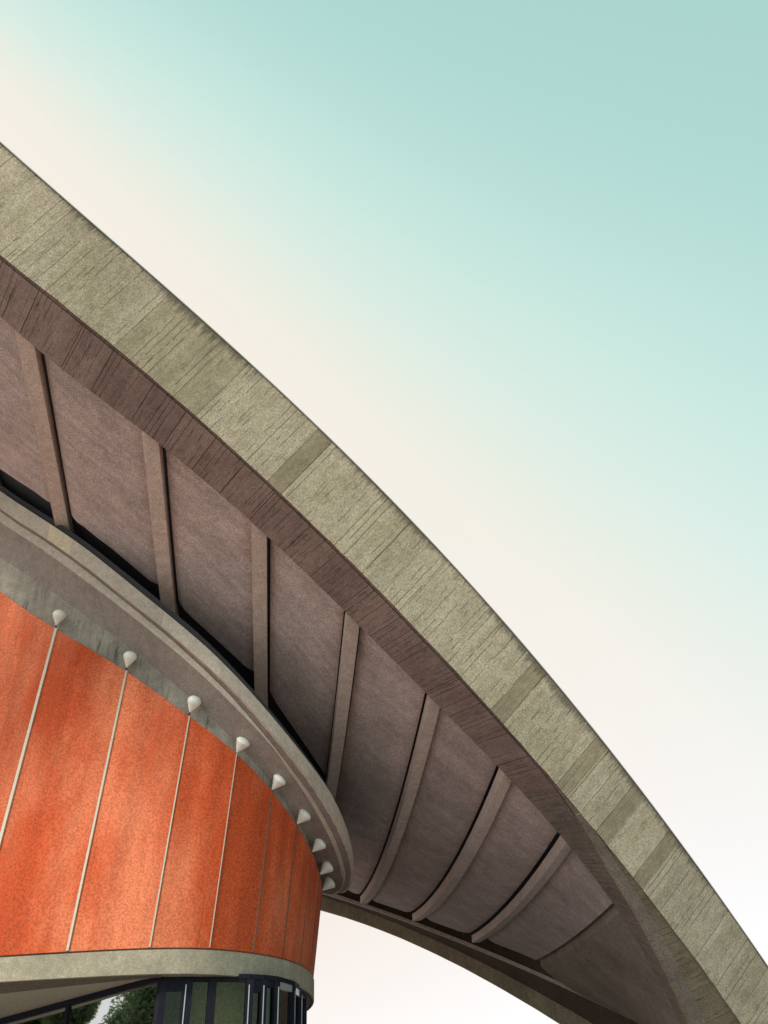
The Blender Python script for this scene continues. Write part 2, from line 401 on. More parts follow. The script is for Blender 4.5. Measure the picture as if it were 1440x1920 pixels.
# ---------------------------------------------------------------- surveyed curves of the shell (metres)
D = {"W":[[0.0,-24.0,29.6,-0.24,-0.971],[0.5,-23.515,29.48,-0.241,-0.971],[1.0,-23.029,29.359,-0.242,-0.97],[1.5,-22.544,29.238,-0.243,-0.97],[2.0,-22.06,29.116,-0.243,-0.97],[2.5,-21.574,28.995,-0.241,-0.97],[3.0,-21.089,28.875,-0.237,-0.972],[3.5,-20.603,28.758,-0.23,-0.973],[4.0,-20.116,28.645,-0.221,-0.975],[4.5,-19.628,28.538,-0.209,-0.978],[5.0,-19.138,28.437,-0.196,-0.981],[5.5,-18.648,28.342,-0.182,-0.983],[6.0,-18.155,28.254,-0.169,-0.986],[6.5,-17.662,28.173,-0.157,-0.988],[7.0,-17.168,28.097,-0.146,-0.989],[7.5,-16.673,28.027,-0.137,-0.991],[8.0,-16.178,27.96,-0.129,-0.992],[8.5,-15.682,27.898,-0.121,-0.993],[9.0,-15.185,27.839,-0.114,-0.993],[9.5,-14.688,27.784,-0.106,-0.994],[10.0,-14.191,27.733,-0.097,-0.995],[10.5,-13.693,27.687,-0.086,-0.996],[11.0,-13.195,27.648,-0.07,-0.998],[11.5,-12.696,27.617,-0.053,-0.999],[12.0,-12.197,27.595,-0.035,-0.999],[12.5,-11.698,27.581,-0.021,-1.0],[13.0,-11.198,27.574,-0.011,-1.0],[13.5,-10.698,27.57,-0.003,-1.0],[14.0,-10.198,27.571,0.007,-1.0],[14.5,-9.699,27.577,0.021,-1.0],[15.0,-9.2,27.593,0.045,-0.999],[15.5,-8.702,27.623,0.08,-0.997],[16.0,-8.208,27.674,0.129,-0.992],[16.5,-7.72,27.754,0.198,-0.98],[17.0,-7.244,27.872,0.287,-0.958],[17.5,-6.786,28.036,0.394,-0.919],[18.0,-6.353,28.254,0.504,-0.864],[18.5,-5.95,28.524,0.602,-0.799],[19.0,-5.574,28.838,0.677,-0.736],[19.5,-5.226,29.187,0.733,-0.68],[20.0,-4.903,29.561,0.78,-0.626],[20.5,-4.607,29.957,0.824,-0.567],[21.0,-4.344,30.375,0.867,-0.498],[21.5,-4.117,30.812,0.906,-0.423],[22.0,-3.927,31.268,0.938,-0.346],[22.5,-3.775,31.738,0.962,-0.272],[23.0,-3.658,32.219,0.979,-0.203],[23.5,-3.573,32.707,0.99,-0.141],[24.0,-3.517,33.201,0.996,-0.086],[24.5,-3.487,33.698,0.999,-0.038],[25.0,-3.478,34.196,1.0,0.003],[25.5,-3.49,34.695,0.999,0.041],[26.0,-3.519,35.193,0.997,0.075],[26.5,-3.564,35.69,0.994,0.107],[27.0,-3.625,36.185,0.991,0.136],[27.5,-3.7,36.679,0.986,0.165],[28.0,-3.79,37.17,0.981,0.194],[28.5,-3.894,37.658,0.975,0.224],[29.0,-4.013,38.142,0.967,0.254],[29.5,-4.148,38.623,0.959,0.285],[30.0,-4.297,39.099,0.949,0.315],[30.5,-4.462,39.57,0.939,0.343],[31.0,-4.64,40.037,0.929,0.37],[31.5,-4.831,40.498,0.918,0.396],[32.0,-5.035,40.953,0.907,0.421],[32.5,-5.251,41.403,0.895,0.446],[33.0,-5.48,41.847,0.882,0.472],[33.5,-5.722,42.284,0.868,0.496],[34.0,-5.976,42.714,0.855,0.519],[34.5,-6.24,43.137,0.841,0.54],[35.0,-6.515,43.554,0.828,0.561],[35.5,-6.8,43.964,0.814,0.581],[36.0,-7.096,44.367,0.798,0.603],[36.5,-7.402,44.761,0.78,0.626],[37.0,-7.72,45.145,0.759,0.651],[37.5,-8.051,45.518,0.736,0.677],[38.0,-8.396,45.879,0.71,0.705],[38.5,-8.754,46.225,0.682,0.732],[39.0,-9.125,46.558,0.653,0.757],[39.5,-9.509,46.877,0.625,0.781],[40.0,-9.904,47.181,0.597,0.802],[40.5,-10.309,47.473,0.572,0.82],[41.0,-10.723,47.752,0.547,0.837],[41.5,-11.144,48.02,0.524,0.852],[42.0,-11.573,48.276,0.502,0.865],[42.5,-12.008,48.521,0.48,0.877],[43.0,-12.449,48.755,0.457,0.889],[43.5,-12.896,48.978,0.434,0.901],[44.0,-13.349,49.189,0.41,0.912],[44.5,-13.807,49.386,0.383,0.924],[45.0,-14.271,49.57,0.353,0.936],[45.5,-14.74,49.739,0.322,0.947],[46.0,-15.215,49.892,0.293,0.956],[46.5,-15.695,50.031,0.266,0.964],[47.0,-16.178,50.158,0.243,0.97],[47.5,-16.663,50.275,0.226,0.974],[48.0,-17.151,50.385,0.214,0.977],[48.5,-17.64,50.49,0.208,0.978],[49.0,-18.129,50.593,0.206,0.979],[49.5,-18.618,50.697,0.208,0.978],[50.0,-19.107,50.802,0.211,0.977],[50.5,-19.595,50.908,0.214,0.977]],
"ring":{"L1":[29.73,29.427,29.121,28.81,28.496,28.177,27.855,27.528,27.198,26.863,26.523,26.179,25.83,25.478,25.123,24.753,24.311,23.897,23.495,23.094,22.692,22.285,21.868,21.441,21.003,20.553,20.096,19.64,19.183,18.718,18.246,17.766,17.276,16.766,16.222,15.652,15.084,14.545,14.057,13.618,13.22,12.857,12.531,12.239,11.959,11.679,11.42,11.197,11.01,10.858,10.744,10.669,10.626,10.604,10.598,10.604,10.626,10.669,10.74,10.84,10.974,11.143,11.348,11.588,11.865,12.177,12.522,12.897,13.302,13.732,14.185,14.657,15.145,15.646,16.154,16.668,17.183,17.697,18.206,18.707,19.198,19.678,20.145,20.598,21.038,21.464,21.878,22.282,22.681,23.076,23.475,23.883,24.308,24.759,25.131,25.485,25.836,26.182,26.525,26.863,27.198,27.528,27.855,28.177,28.496,28.81,29.121,29.427,29.73,30.028,30.323,30.613,30.9,31.182,31.461,31.735,32.006,32.272,32.535,32.793,33.048,33.298,33.545,33.787],
"L2":[28.909,28.608,28.304,27.995,27.683,27.366,27.046,26.721,26.393,26.06,25.72,25.374,25.024,24.67,24.312,23.956,23.529,23.101,22.71,22.331,21.937,21.526,21.107,20.681,20.246,19.803,19.351,18.9,18.456,18.011,17.559,17.094,16.601,16.084,15.552,15.013,14.467,13.935,13.451,13.016,12.614,12.236,11.878,11.537,11.228,10.964,10.745,10.569,10.43,10.328,10.257,10.215,10.194,10.188,10.188,10.188,10.194,10.215,10.258,10.329,10.433,10.573,10.751,10.968,11.225,11.52,11.853,12.22,12.62,13.048,13.502,13.977,14.468,14.973,15.485,16.002,16.519,17.032,17.537,18.032,18.514,18.982,19.433,19.868,20.288,20.694,21.088,21.476,21.861,22.251,22.654,23.079,23.538,23.981,24.338,24.69,25.039,25.383,25.724,26.06,26.393,26.721,27.046,27.366,27.683,27.995,28.304,28.608,28.909,29.205,29.498,29.786,30.071,30.351,30.628,30.9,31.169,31.433,31.694,31.95,32.203,32.451,32.695,32.936],
"L4":[28.384,28.082,27.777,27.468,27.154,26.837,26.515,26.19,25.861,25.527,25.187,24.843,24.495,24.143,23.787,23.432,23.02,22.624,22.243,21.856,21.451,21.034,20.616,20.192,19.768,19.347,18.925,18.497,18.065,17.626,17.177,16.715,16.24,15.749,15.241,14.72,14.212,13.754,13.338,12.944,12.572,12.221,11.889,11.579,11.291,11.03,10.799,10.602,10.438,10.306,10.207,10.139,10.098,10.078,10.072,10.078,10.098,10.139,10.205,10.298,10.422,10.578,10.767,10.989,11.244,11.531,11.849,12.196,12.57,12.967,13.386,13.823,14.275,14.74,15.213,15.691,16.173,16.654,17.131,17.603,18.068,18.523,18.968,19.402,19.824,20.235,20.637,21.032,21.421,21.809,22.201,22.601,23.018,23.443,23.8,24.154,24.503,24.849,25.19,25.527,25.861,26.19,26.515,26.837,27.154,27.468,27.777,28.082,28.384,28.681,28.974,29.264,29.549,29.831,30.108,30.381,30.651,30.916,31.177,31.435,31.688,31.938,32.183,32.424],
"L5":[26.94,26.637,26.329,26.018,25.703,25.384,25.06,24.733,24.402,24.066,23.726,23.382,23.033,22.681,22.326,21.954,21.565,21.19,20.819,20.44,20.057,19.677,19.297,18.913,18.526,18.138,17.746,17.348,16.943,16.534,16.122,15.707,15.284,14.854,14.433,14.035,13.657,13.294,12.954,12.637,12.322,11.995,11.679,11.404,11.178,10.989,10.827,10.692,10.583,10.499,10.437,10.391,10.362,10.348,10.344,10.348,10.362,10.391,10.439,10.508,10.601,10.719,10.863,11.034,11.232,11.457,11.707,11.982,12.281,12.601,12.94,13.298,13.671,14.057,14.454,14.859,15.27,15.685,16.102,16.519,16.933,17.344,17.75,18.15,18.544,18.931,19.313,19.689,20.061,20.432,20.803,21.178,21.561,21.957,22.33,22.686,23.037,23.384,23.727,24.067,24.402,24.733,25.06,25.384,25.703,26.018,26.329,26.637,26.94,27.239,27.534,27.826,28.113,28.396,28.675,28.951,29.222,29.489,29.752,30.012,30.267,30.518,30.765,31.009],
"L6":[25.485,25.186,24.883,24.576,24.265,23.951,23.632,23.309,22.982,22.651,22.317,21.978,21.636,21.289,20.939,20.585,20.213,19.806,19.419,19.047,18.686,18.335,17.994,17.662,17.334,17.006,16.676,16.345,16.004,15.645,15.272,14.896,14.52,14.154,13.813,13.489,13.171,12.855,12.54,12.232,11.927,11.621,11.32,11.04,10.79,10.568,10.367,10.189,10.033,9.902,9.794,9.71,9.649,9.614,9.602,9.614,9.649,9.71,9.795,9.906,10.04,10.199,10.381,10.586,10.811,11.055,11.318,11.597,11.89,12.197,12.515,12.842,13.177,13.519,13.864,14.213,14.563,14.914,15.264,15.612,15.959,16.304,16.646,16.987,17.326,17.665,18.005,18.349,18.698,19.055,19.424,19.807,20.211,20.582,20.937,21.288,21.635,21.977,22.316,22.651,22.982,23.309,23.632,23.951,24.265,24.576,24.883,25.186,25.485,25.78,26.071,26.357,26.64,26.919,27.194,27.465,27.732,27.994,28.253,28.508,28.759,29.006,29.249,29.488]},"ribs":[[-2.0,-21.8,11.6882,29.3118,0.1,61.9682,-0.06,-0.0018],[-1.0,-16.75,14.1836,26.8164,0.1,60.8836,-0.08,-0.0011],[0.0,-12.274,17.2318,23.7682,0.1799,59.7718,-0.15,0.0012],[1.0,-8.2559,19.7411,21.2589,0.1433,57.1011,-0.27,0.0041],[2.0,-4.6974,22.2002,18.7998,0.1361,56.2002,-0.29,0.0061],[3.0,-1.5178,24.6468,16.3532,0.1547,55.9268,-0.28,0.0083],[4.0,1.3086,26.936,14.064,0.1571,53.056,-0.227,0.0069],[5.0,3.8689,29.1291,11.8709,0.1574,51.5891,-0.172,0.0067],[6.0,6.0875,31.169,9.831,0.1332,49.989,-0.091,0.0047],[7.0,7.9798,33.1811,7.8189,0.0674,48.5411,-0.01,0.0028]],
"st":[[2.0,-34.028,6.044,34.956,-33.324,9.511,29.989,-33.336,9.45,30.07,-33.561,8.291,31.609,-33.462,9.435,31.565],[2.8,-33.232,5.988,35.012,-32.771,9.442,30.058,-32.779,9.383,30.137,-32.923,8.259,31.641,-32.855,9.431,31.569],[3.6,-32.434,5.956,35.044,-32.215,9.384,30.116,-32.219,9.327,30.193,-32.286,8.241,31.659,-32.252,9.441,31.559],[4.4,-31.634,5.947,35.053,-31.656,9.337,30.163,-31.656,9.282,30.238,-31.649,8.238,31.662,-31.653,9.463,31.537],[5.2,-30.834,5.961,35.039,-31.092,9.301,30.199,-31.088,9.248,30.272,-31.013,8.249,31.651,-31.057,9.498,31.502],[6.0,-30.036,5.997,35.003,-30.521,9.276,30.224,-30.514,9.226,30.294,-30.376,8.275,31.625,-30.463,9.546,31.454],[6.8,-29.24,6.056,34.944,-29.943,9.263,30.237,-29.933,9.216,30.304,-29.74,8.316,31.584,-29.871,9.607,31.393],[7.6,-28.449,6.138,34.862,-29.358,9.262,30.238,-29.345,9.217,30.303,-29.102,8.371,31.529,-29.28,9.68,31.32],[8.4,-27.662,6.241,34.759,-28.764,9.273,30.227,-28.749,9.232,30.288,-28.463,8.441,31.459,-28.689,9.765,31.235],[9.2,-26.882,6.366,34.634,-28.161,9.298,30.202,-28.144,9.259,30.261,-27.824,8.526,31.374,-28.097,9.863,31.137],[10.0,-26.109,6.511,34.489,-27.55,9.336,30.164,-27.532,9.301,30.219,-27.183,8.626,31.274,-27.505,9.974,31.026],[10.8,-25.344,6.676,34.324,-26.93,9.389,30.111,-26.911,9.356,30.164,-26.542,8.74,31.16,-26.912,10.098,30.902],[11.6,-24.587,6.859,34.141,-26.303,9.456,30.044,-26.283,9.427,30.093,-25.9,8.87,31.03,-26.317,10.235,30.765],[12.4,-23.84,7.061,33.939,-25.668,9.538,29.962,-25.647,9.512,30.008,-25.257,9.014,30.886,-25.722,10.384,30.616],[13.2,-23.102,7.28,33.72,-25.027,9.636,29.864,-25.006,9.613,29.907,-24.616,9.173,30.727,-25.126,10.547,30.453],[14.0,-22.374,7.515,33.485,-24.38,9.75,29.75,-24.36,9.73,29.79,-23.975,9.347,30.553,-24.529,10.722,30.278],[14.8,-21.657,7.765,33.235,-23.73,9.88,29.62,-23.71,9.863,29.657,-23.336,9.535,30.365,-23.933,10.91,30.09],[15.6,-20.95,8.03,32.97,-23.076,10.025,29.475,-23.057,10.011,29.509,-22.698,9.737,30.163,-23.337,11.111,29.889],[16.4,-20.253,8.308,32.692,-22.421,10.187,29.313,-22.403,10.175,29.345,-22.064,9.953,29.947,-22.741,11.325,29.675],[17.2,-19.568,8.6,32.4,-21.765,10.364,29.136,-21.749,10.355,29.165,-21.432,10.182,29.718,-22.147,11.551,29.449],[18.0,-18.893,8.903,32.097,-21.11,10.557,28.943,-21.095,10.55,28.97,-20.804,10.424,29.476,-21.555,11.788,29.212],[18.8,-18.228,9.218,31.782,-20.456,10.764,28.736,-20.443,10.76,28.76,-20.18,10.679,29.221,-20.965,12.038,28.962],[19.6,-17.573,9.543,31.457,-19.805,10.986,28.514,-19.793,10.984,28.536,-19.561,10.946,28.954,-20.377,12.298,28.702],[20.4,-16.929,9.878,31.122,-19.157,11.222,28.278,-19.146,11.222,28.298,-18.946,11.224,28.676,-19.793,12.57,28.43],[21.2,-16.295,10.223,30.777,-18.512,11.471,28.029,-18.504,11.473,28.047,-18.337,11.513,28.387,-19.213,12.852,28.148],[22.0,-15.67,10.576,30.424,-17.873,11.734,27.766,-17.866,11.738,27.782,-17.733,11.813,28.087,-18.636,13.145,27.855],[22.8,-15.055,10.938,30.062,-17.238,12.009,27.491,-17.233,12.015,27.505,-17.135,12.123,27.777,-18.063,13.447,27.553],[23.6,-14.45,11.308,29.692,-16.609,12.296,27.204,-16.606,12.303,27.217,-16.542,12.442,27.458,-17.494,13.758,27.242],[24.4,-13.853,11.685,29.315,-15.986,12.594,26.906,-15.985,12.603,26.917,-15.956,12.771,27.129,-16.93,14.079,26.921],[25.2,-13.266,12.069,28.931,-15.369,12.903,26.597,-15.37,12.913,26.607,-15.376,13.108,26.792,-16.371,14.408,26.592],[26.0,-12.687,12.459,28.541,-14.759,13.222,26.278,-14.761,13.234,26.286,-14.803,13.454,26.446,-15.817,14.745,26.255],[26.8,-12.116,12.856,28.144,-14.15,13.554,25.946,-14.154,13.567,25.953,-14.23,13.811,26.089,-15.26,15.095,25.905],[27.6,-11.549,13.255,27.745,-13.523,13.91,25.59,-13.529,13.924,25.596,-13.638,14.192,25.708,-14.671,15.477,25.523],[28.4,-10.981,13.653,27.347,-12.9,14.278,25.222,-12.907,14.293,25.227,-13.049,14.584,25.316,-14.08,15.873,25.127],[29.2,-10.411,14.05,26.95,-12.289,14.651,24.849,-12.298,14.668,24.852,-12.47,14.982,24.918,-13.501,16.274,24.726],[30.0,-9.84,14.446,26.554,-11.688,15.03,24.47,-11.699,15.048,24.472,-11.899,15.382,24.518,-12.933,16.678,24.322],[30.8,-9.268,14.842,26.158,-11.092,15.409,24.091,-11.103,15.427,24.093,-11.321,15.775,24.125,-12.376,17.087,23.913],[31.6,-8.696,15.237,25.763,-10.498,15.788,23.712,-10.51,15.807,23.713,-10.736,16.16,23.74,-11.82,17.493,23.507],[32.4,-8.125,15.633,25.367,-9.908,16.168,23.332,-9.92,16.186,23.334,-10.149,16.541,23.359,-11.25,17.885,23.115],[33.2,-7.555,16.03,24.97,-9.322,16.548,22.952,-9.334,16.567,22.953,-9.561,16.92,22.98,-10.668,18.264,22.736],[34.0,-6.985,16.428,24.572,-8.741,16.931,22.569,-8.752,16.949,22.571,-8.975,17.298,22.602,-10.077,18.635,22.365],[34.8,-6.418,16.826,24.174,-8.164,17.315,22.185,-8.175,17.333,22.187,-8.393,17.678,22.222,-9.484,19.001,21.999],[35.6,-5.852,17.226,23.774,-7.592,17.701,21.799,-7.604,17.719,21.801,-7.817,18.059,21.841,-8.89,19.365,21.635],[36.4,-5.289,17.628,23.372,-7.026,18.09,21.41,-7.037,18.108,21.412,-7.246,18.444,21.456,-8.301,19.73,21.27],[37.2,-4.728,18.032,22.968,-6.465,18.482,21.018,-6.476,18.499,21.021,-6.683,18.832,21.068,-7.718,20.098,20.902],[38.0,-4.171,18.437,22.563,-5.909,18.875,20.625,-5.92,18.893,20.627,-6.126,19.224,20.676,-7.142,20.469,20.531],[38.8,-3.616,18.845,22.155,-5.358,19.272,20.228,-5.368,19.289,20.231,-5.576,19.62,20.28,-6.575,20.845,20.155],[39.6,-3.065,19.255,21.745,-4.811,19.671,19.829,-4.822,19.688,19.832,-5.033,20.019,19.881,-6.017,21.226,19.774],[40.4,-2.518,19.667,21.333,-4.27,20.073,19.427,-4.281,20.09,19.43,-4.495,20.421,19.479,-5.467,21.611,19.389],[41.2,-1.974,20.082,20.918,-3.733,20.477,19.023,-3.745,20.494,19.026,-3.963,20.826,19.074,-4.925,22.002,18.998],[42.0,-1.434,20.5,20.5,-3.201,20.884,18.616,-3.213,20.901,18.619,-3.436,21.234,18.666,-4.391,22.397,18.603],[42.8,-0.899,20.92,20.08,-2.673,21.293,18.207,-2.685,21.31,18.21,-2.913,21.644,18.256,-3.863,22.795,18.205],[43.6,-0.368,21.343,19.657,-2.15,21.705,17.795,-2.162,21.722,17.798,-2.394,22.056,17.844,-3.341,23.198,17.802],[44.4,0.159,21.769,19.231,-1.63,22.119,17.381,-1.643,22.136,17.384,-1.878,22.471,17.429,-2.825,23.603,17.397],[45.2,0.682,22.197,18.803,-1.115,22.535,16.965,-1.127,22.552,16.968,-1.365,22.886,17.014,-2.312,24.01,16.99],[46.0,1.2,22.628,18.372,-0.602,22.954,16.546,-0.615,22.971,16.549,-0.854,23.304,16.596,-1.803,24.42,16.58],[46.8,1.714,23.062,17.938,-0.094,23.374,16.126,-0.107,23.392,16.128,-0.346,23.722,16.178,-1.296,24.831,16.169],[47.6,2.223,23.498,17.502,0.411,23.797,15.703,0.399,23.815,15.705,0.16,24.143,15.757,-0.791,25.244,15.756],[48.4,2.727,23.937,17.063,0.913,24.222,15.278,0.901,24.24,15.28,0.665,24.564,15.336,-0.287,25.658,15.342],[49.2,3.228,24.379,16.621,1.412,24.65,14.85,1.4,24.666,14.854,1.167,24.987,14.913,0.216,26.072,14.928],[50.0,3.723,24.823,16.177,1.908,25.079,14.421,1.896,25.095,14.425,1.667,25.412,14.488,0.719,26.488,14.512],[50.8,4.215,25.269,15.731,2.401,25.51,13.99,2.389,25.527,13.993,2.164,25.839,14.061,1.222,26.904,14.096],[51.6,4.702,25.718,15.282,2.891,25.943,13.557,2.879,25.96,13.56,2.658,26.269,13.631,1.725,27.321,13.679],[52.4,5.184,26.169,14.831,3.378,26.379,13.121,3.366,26.395,13.125,3.147,26.701,13.199,2.229,27.739,13.261],[53.2,5.663,26.622,14.378,3.862,26.816,12.684,3.85,26.832,12.688,3.631,27.137,12.763,2.731,28.158,12.842],[54.0,6.137,27.078,13.922,4.343,27.255,12.245,4.332,27.271,12.249,4.109,27.576,12.324,3.233,28.579,12.421],[54.8,6.607,27.536,13.464,4.822,27.697,11.803,4.809,27.713,11.807,4.579,28.02,11.88,3.732,29.002,11.998],[55.6,7.073,27.995,13.005,5.297,28.14,11.36,5.284,28.157,11.363,5.041,28.469,11.431,4.228,29.429,11.571],[56.4,7.536,28.457,12.543,5.769,28.586,10.914,5.755,28.603,10.917,5.492,28.924,10.976,4.719,29.858,11.142],[57.2,7.994,28.921,12.079,6.239,29.033,10.467,6.223,29.051,10.469,5.933,29.383,10.517,5.202,30.292,10.708],[58.0,8.449,29.386,11.614,6.704,29.483,10.017,6.687,29.501,10.019,6.36,29.85,10.05,5.677,30.732,10.268],[58.8,8.9,29.853,11.147,7.167,29.935,9.565,7.147,29.954,9.566,6.775,30.323,9.577,6.141,31.177,9.823],[59.6,9.347,30.322,10.678,7.625,30.389,9.111,7.528,30.585,9.215,7.177,30.802,9.098,6.593,31.629,9.371],[60.4,9.791,30.793,10.207,8.08,30.846,8.654,7.936,31.063,8.737,7.564,31.288,8.612,7.03,32.089,8.911],[61.2,10.232,31.265,9.735,8.531,31.305,8.195,8.327,31.549,8.251,7.937,31.78,8.12,7.453,32.555,8.445],[62.0,10.669,31.738,9.262,8.977,31.766,7.734,8.703,32.042,7.758,8.296,32.279,7.621,7.859,33.03,7.97],[62.8,11.104,32.213,8.787,9.419,32.23,7.27,9.064,32.541,7.259,8.642,32.784,7.116,8.248,33.513,7.487],[63.6,11.535,32.69,8.31,9.857,32.696,6.804,9.413,33.046,6.754,8.973,33.294,6.606,8.621,34.003,6.997],[64.4,11.964,33.168,7.832,10.289,33.165,6.335,9.75,33.556,6.244,9.291,33.81,6.09,8.978,34.5,6.5],[65.2,12.389,33.646,7.354,10.716,33.637,5.863,10.077,34.069,5.731,9.597,34.332,5.568,9.319,35.005,5.995],[66.0,12.812,34.127,6.873,11.138,34.111,5.389,10.395,34.587,5.213,9.889,34.859,5.041,9.643,35.517,5.483],[66.8,13.233,34.608,6.392,11.555,34.588,4.912,10.704,35.108,4.692,10.17,35.39,4.51,9.953,36.035,4.965],[67.6,13.651,35.09,5.91,11.964,35.067,4.433,11.005,35.63,4.17,10.445,35.922,3.978,10.247,36.557,4.443],[68.4,14.065,35.574,5.426,12.367,35.546,3.954,11.301,36.15,3.65,10.714,36.449,3.451,10.529,37.078,3.922],[69.2,14.475,36.06,4.94,12.765,36.027,3.473,11.594,36.668,3.132,10.981,36.975,2.925,10.809,37.597,3.403],[70.0,14.881,36.547,4.453,13.159,36.51,2.99,11.885,37.187,2.613,11.246,37.501,2.399,11.087,38.117,2.883],[70.8,15.283,37.036,3.964,13.55,36.994,2.506,12.174,37.706,2.094,11.51,38.027,1.873,11.363,38.637,2.363],[71.6,15.681,37.527,3.473,13.937,37.48,2.02,12.461,38.225,1.575,11.773,38.552,1.348,11.638,39.157,1.843],[72.4,16.076,38.019,2.981,14.321,37.968,1.532,12.747,38.744,1.056,12.034,39.078,0.822,11.911,39.677,1.323],[73.2,16.466,38.513,2.487,14.701,38.457,1.043,13.031,39.263,0.537,12.294,39.603,0.297,12.182,40.197,0.803],[74.0,16.853,39.008,1.992,15.078,38.947,0.553,13.314,39.783,0.017,12.552,40.128,-0.228,12.453,40.717,0.283],[74.8,17.236,39.505,1.495,15.452,39.439,0.061,13.594,40.302,-0.502,12.809,40.654,-0.754,12.721,41.237,-0.237],[75.6,17.616,40.002,0.998,15.823,39.933,-0.433,13.874,40.822,-1.022,13.065,41.179,-1.279,12.989,41.758,-0.758],[76.4,17.993,40.501,0.499,16.19,40.428,-0.928,14.151,41.342,-1.542,13.32,41.704,-1.804,13.255,42.279,-1.279],[77.2,18.366,41.002,-0.002,16.555,40.924,-1.424,14.427,41.863,-2.063,13.573,42.23,-2.33,13.519,42.8,-1.8],[78.0,18.736,41.503,-0.503,16.916,41.421,-1.921,14.702,42.383,-2.583,13.825,42.755,-2.855,13.782,43.321,-2.321],[78.8,19.103,42.006,-1.006,17.275,41.919,-2.419,14.975,42.904,-3.104,14.076,43.281,-3.381,14.045,43.842,-2.842],[79.6,19.467,42.51,-1.51,17.633,42.421,-2.921,15.25,43.431,-3.631,14.329,43.813,-3.913,14.309,44.37,-3.37]],
"back":{"B1":[[-34.0,56.919,17.419],[-32.233,57.291,17.791],[-30.467,57.589,18.089],[-28.7,57.811,18.311],[-26.933,57.959,18.459],[-25.167,58.032,18.532],[-23.4,58.029,18.529],[-21.633,57.952,18.452],[-19.867,57.8,18.3],[-18.1,57.573,18.073],[-16.333,57.272,17.772],[-14.567,56.895,17.395],[-12.8,56.443,16.943],[-11.033,55.917,16.417],[-9.267,55.315,15.815],[-7.5,54.639,15.139],[-5.733,53.888,14.388],[-3.967,53.061,13.561],[-2.2,52.19,12.69],[-0.433,51.323,11.823],[1.333,50.46,10.96],[3.1,49.601,10.101],[4.867,48.748,9.248],[6.633,47.898,8.398],[8.4,47.022,7.522],[10.167,46.071,6.571],[11.933,45.045,5.545],[13.7,43.944,4.444],[15.467,42.769,3.269],[17.233,41.518,2.018],[19.0,40.193,0.693]],
"B2":[[-34.0,56.642,15.642],[-32.233,57.108,16.108],[-30.467,57.5,16.5],[-28.7,57.817,16.817],[-26.933,58.059,17.059],[-25.167,58.226,17.226],[-23.4,58.318,17.318],[-21.633,58.335,17.335],[-19.867,58.277,17.277],[-18.1,58.144,17.144],[-16.333,57.937,16.937],[-14.567,57.654,16.654],[-12.8,57.297,16.297],[-11.033,56.865,15.865],[-9.267,56.358,15.358],[-7.5,55.776,14.776],[-5.733,55.119,14.119],[-3.967,54.387,13.387],[-2.2,53.599,12.599],[-0.433,52.769,11.769],[1.333,51.897,10.897],[3.1,50.983,9.983],[4.867,50.027,9.027],[6.633,49.028,8.028],[8.4,47.987,6.987],[10.167,46.904,5.904],[11.933,45.766,4.766],[13.7,44.552,3.552],[15.467,43.264,2.264],[17.233,41.9,0.9],[19.0,40.462,-0.538]],
"B3":[[-34.0,58.703,16.003],[-32.233,59.151,16.451],[-30.467,59.525,16.825],[-28.7,59.824,17.124],[-26.933,60.047,17.347],[-25.167,60.196,17.496],[-23.4,60.27,17.57],[-21.633,60.269,17.569],[-19.867,60.193,17.493],[-18.1,60.042,17.342],[-16.333,59.817,17.117],[-14.567,59.516,16.816],[-12.8,59.141,16.441],[-11.033,58.69,15.99],[-9.267,58.165,15.465],[-7.5,57.565,14.865],[-5.733,56.889,14.189],[-3.967,56.139,13.439],[-2.2,55.314,12.614],[-0.433,54.414,11.714],[1.333,53.438,10.738],[3.1,52.388,9.688],[4.867,51.262,8.562],[6.633,50.061,7.361],[8.4,48.785,6.085],[10.167,47.433,4.733],[11.933,46.007,3.307],[13.7,44.506,1.806],[15.467,42.93,0.23],[17.233,41.279,-1.421],[19.0,39.553,-3.147]],
"B4":[[-34.0,57.33,13.93],[-32.233,57.859,14.459],[-30.467,58.314,14.914],[-28.7,58.693,15.293],[-26.933,58.997,15.597],[-25.167,59.226,15.826],[-23.4,59.381,15.981],[-21.633,59.46,16.06],[-19.867,59.465,16.065],[-18.1,59.395,15.995],[-16.333,59.249,15.849],[-14.567,59.029,15.629],[-12.8,58.734,15.334],[-11.033,58.364,14.964],[-9.267,57.92,14.52],[-7.5,57.4,14.0],[-5.733,56.805,13.405],[-3.967,56.128,12.728],[-2.2,55.351,11.951],[-0.433,54.471,11.071],[1.333,53.489,10.089],[3.1,52.406,9.006],[4.867,51.221,7.821],[6.633,49.933,6.533],[8.4,48.548,5.148],[10.167,47.084,3.684],[11.933,45.546,2.146],[13.7,43.933,0.533],[15.467,42.244,-1.156],[17.233,40.481,-2.919],[19.0,38.643,-4.757]]}}
ST = np.array(D['st'])                     # stations along the front arch: arc, O, I, J, K, A
def station(s):
    return [np.array([np.interp(s, ST[:, 0], ST[:, 1 + 3 * k + j]) for j in range(3)]) for k in range(5)]
def frame(s):
    O, I, J, K, A = station(s)
    O2 = station(s + .4)[0]; O1 = station(s - .4)[0]
    t = (O2 - O1); t /= np.linalg.norm(t)
    v = I - O; n = np.cross(t, v); n /= np.linalg.norm(n)
    if n[1] < 0: n = -n                    # inward, away from the plaza
    if s < 56: K = I + (K - I) * .28
    elif s < 60: K = I + (K - I) * (.28 + .18 * (s - 56))
    return O, I, J, K, A, t, n
S0, S1 = ST[0, 0] + .1, ST[-1, 0] - .1

roof = thing('shell_roof', (14.0, 41.0, 0.0), 'huge sweeping concrete roof with a weathered edge arch and ribbed brown underside', 'concrete roof')

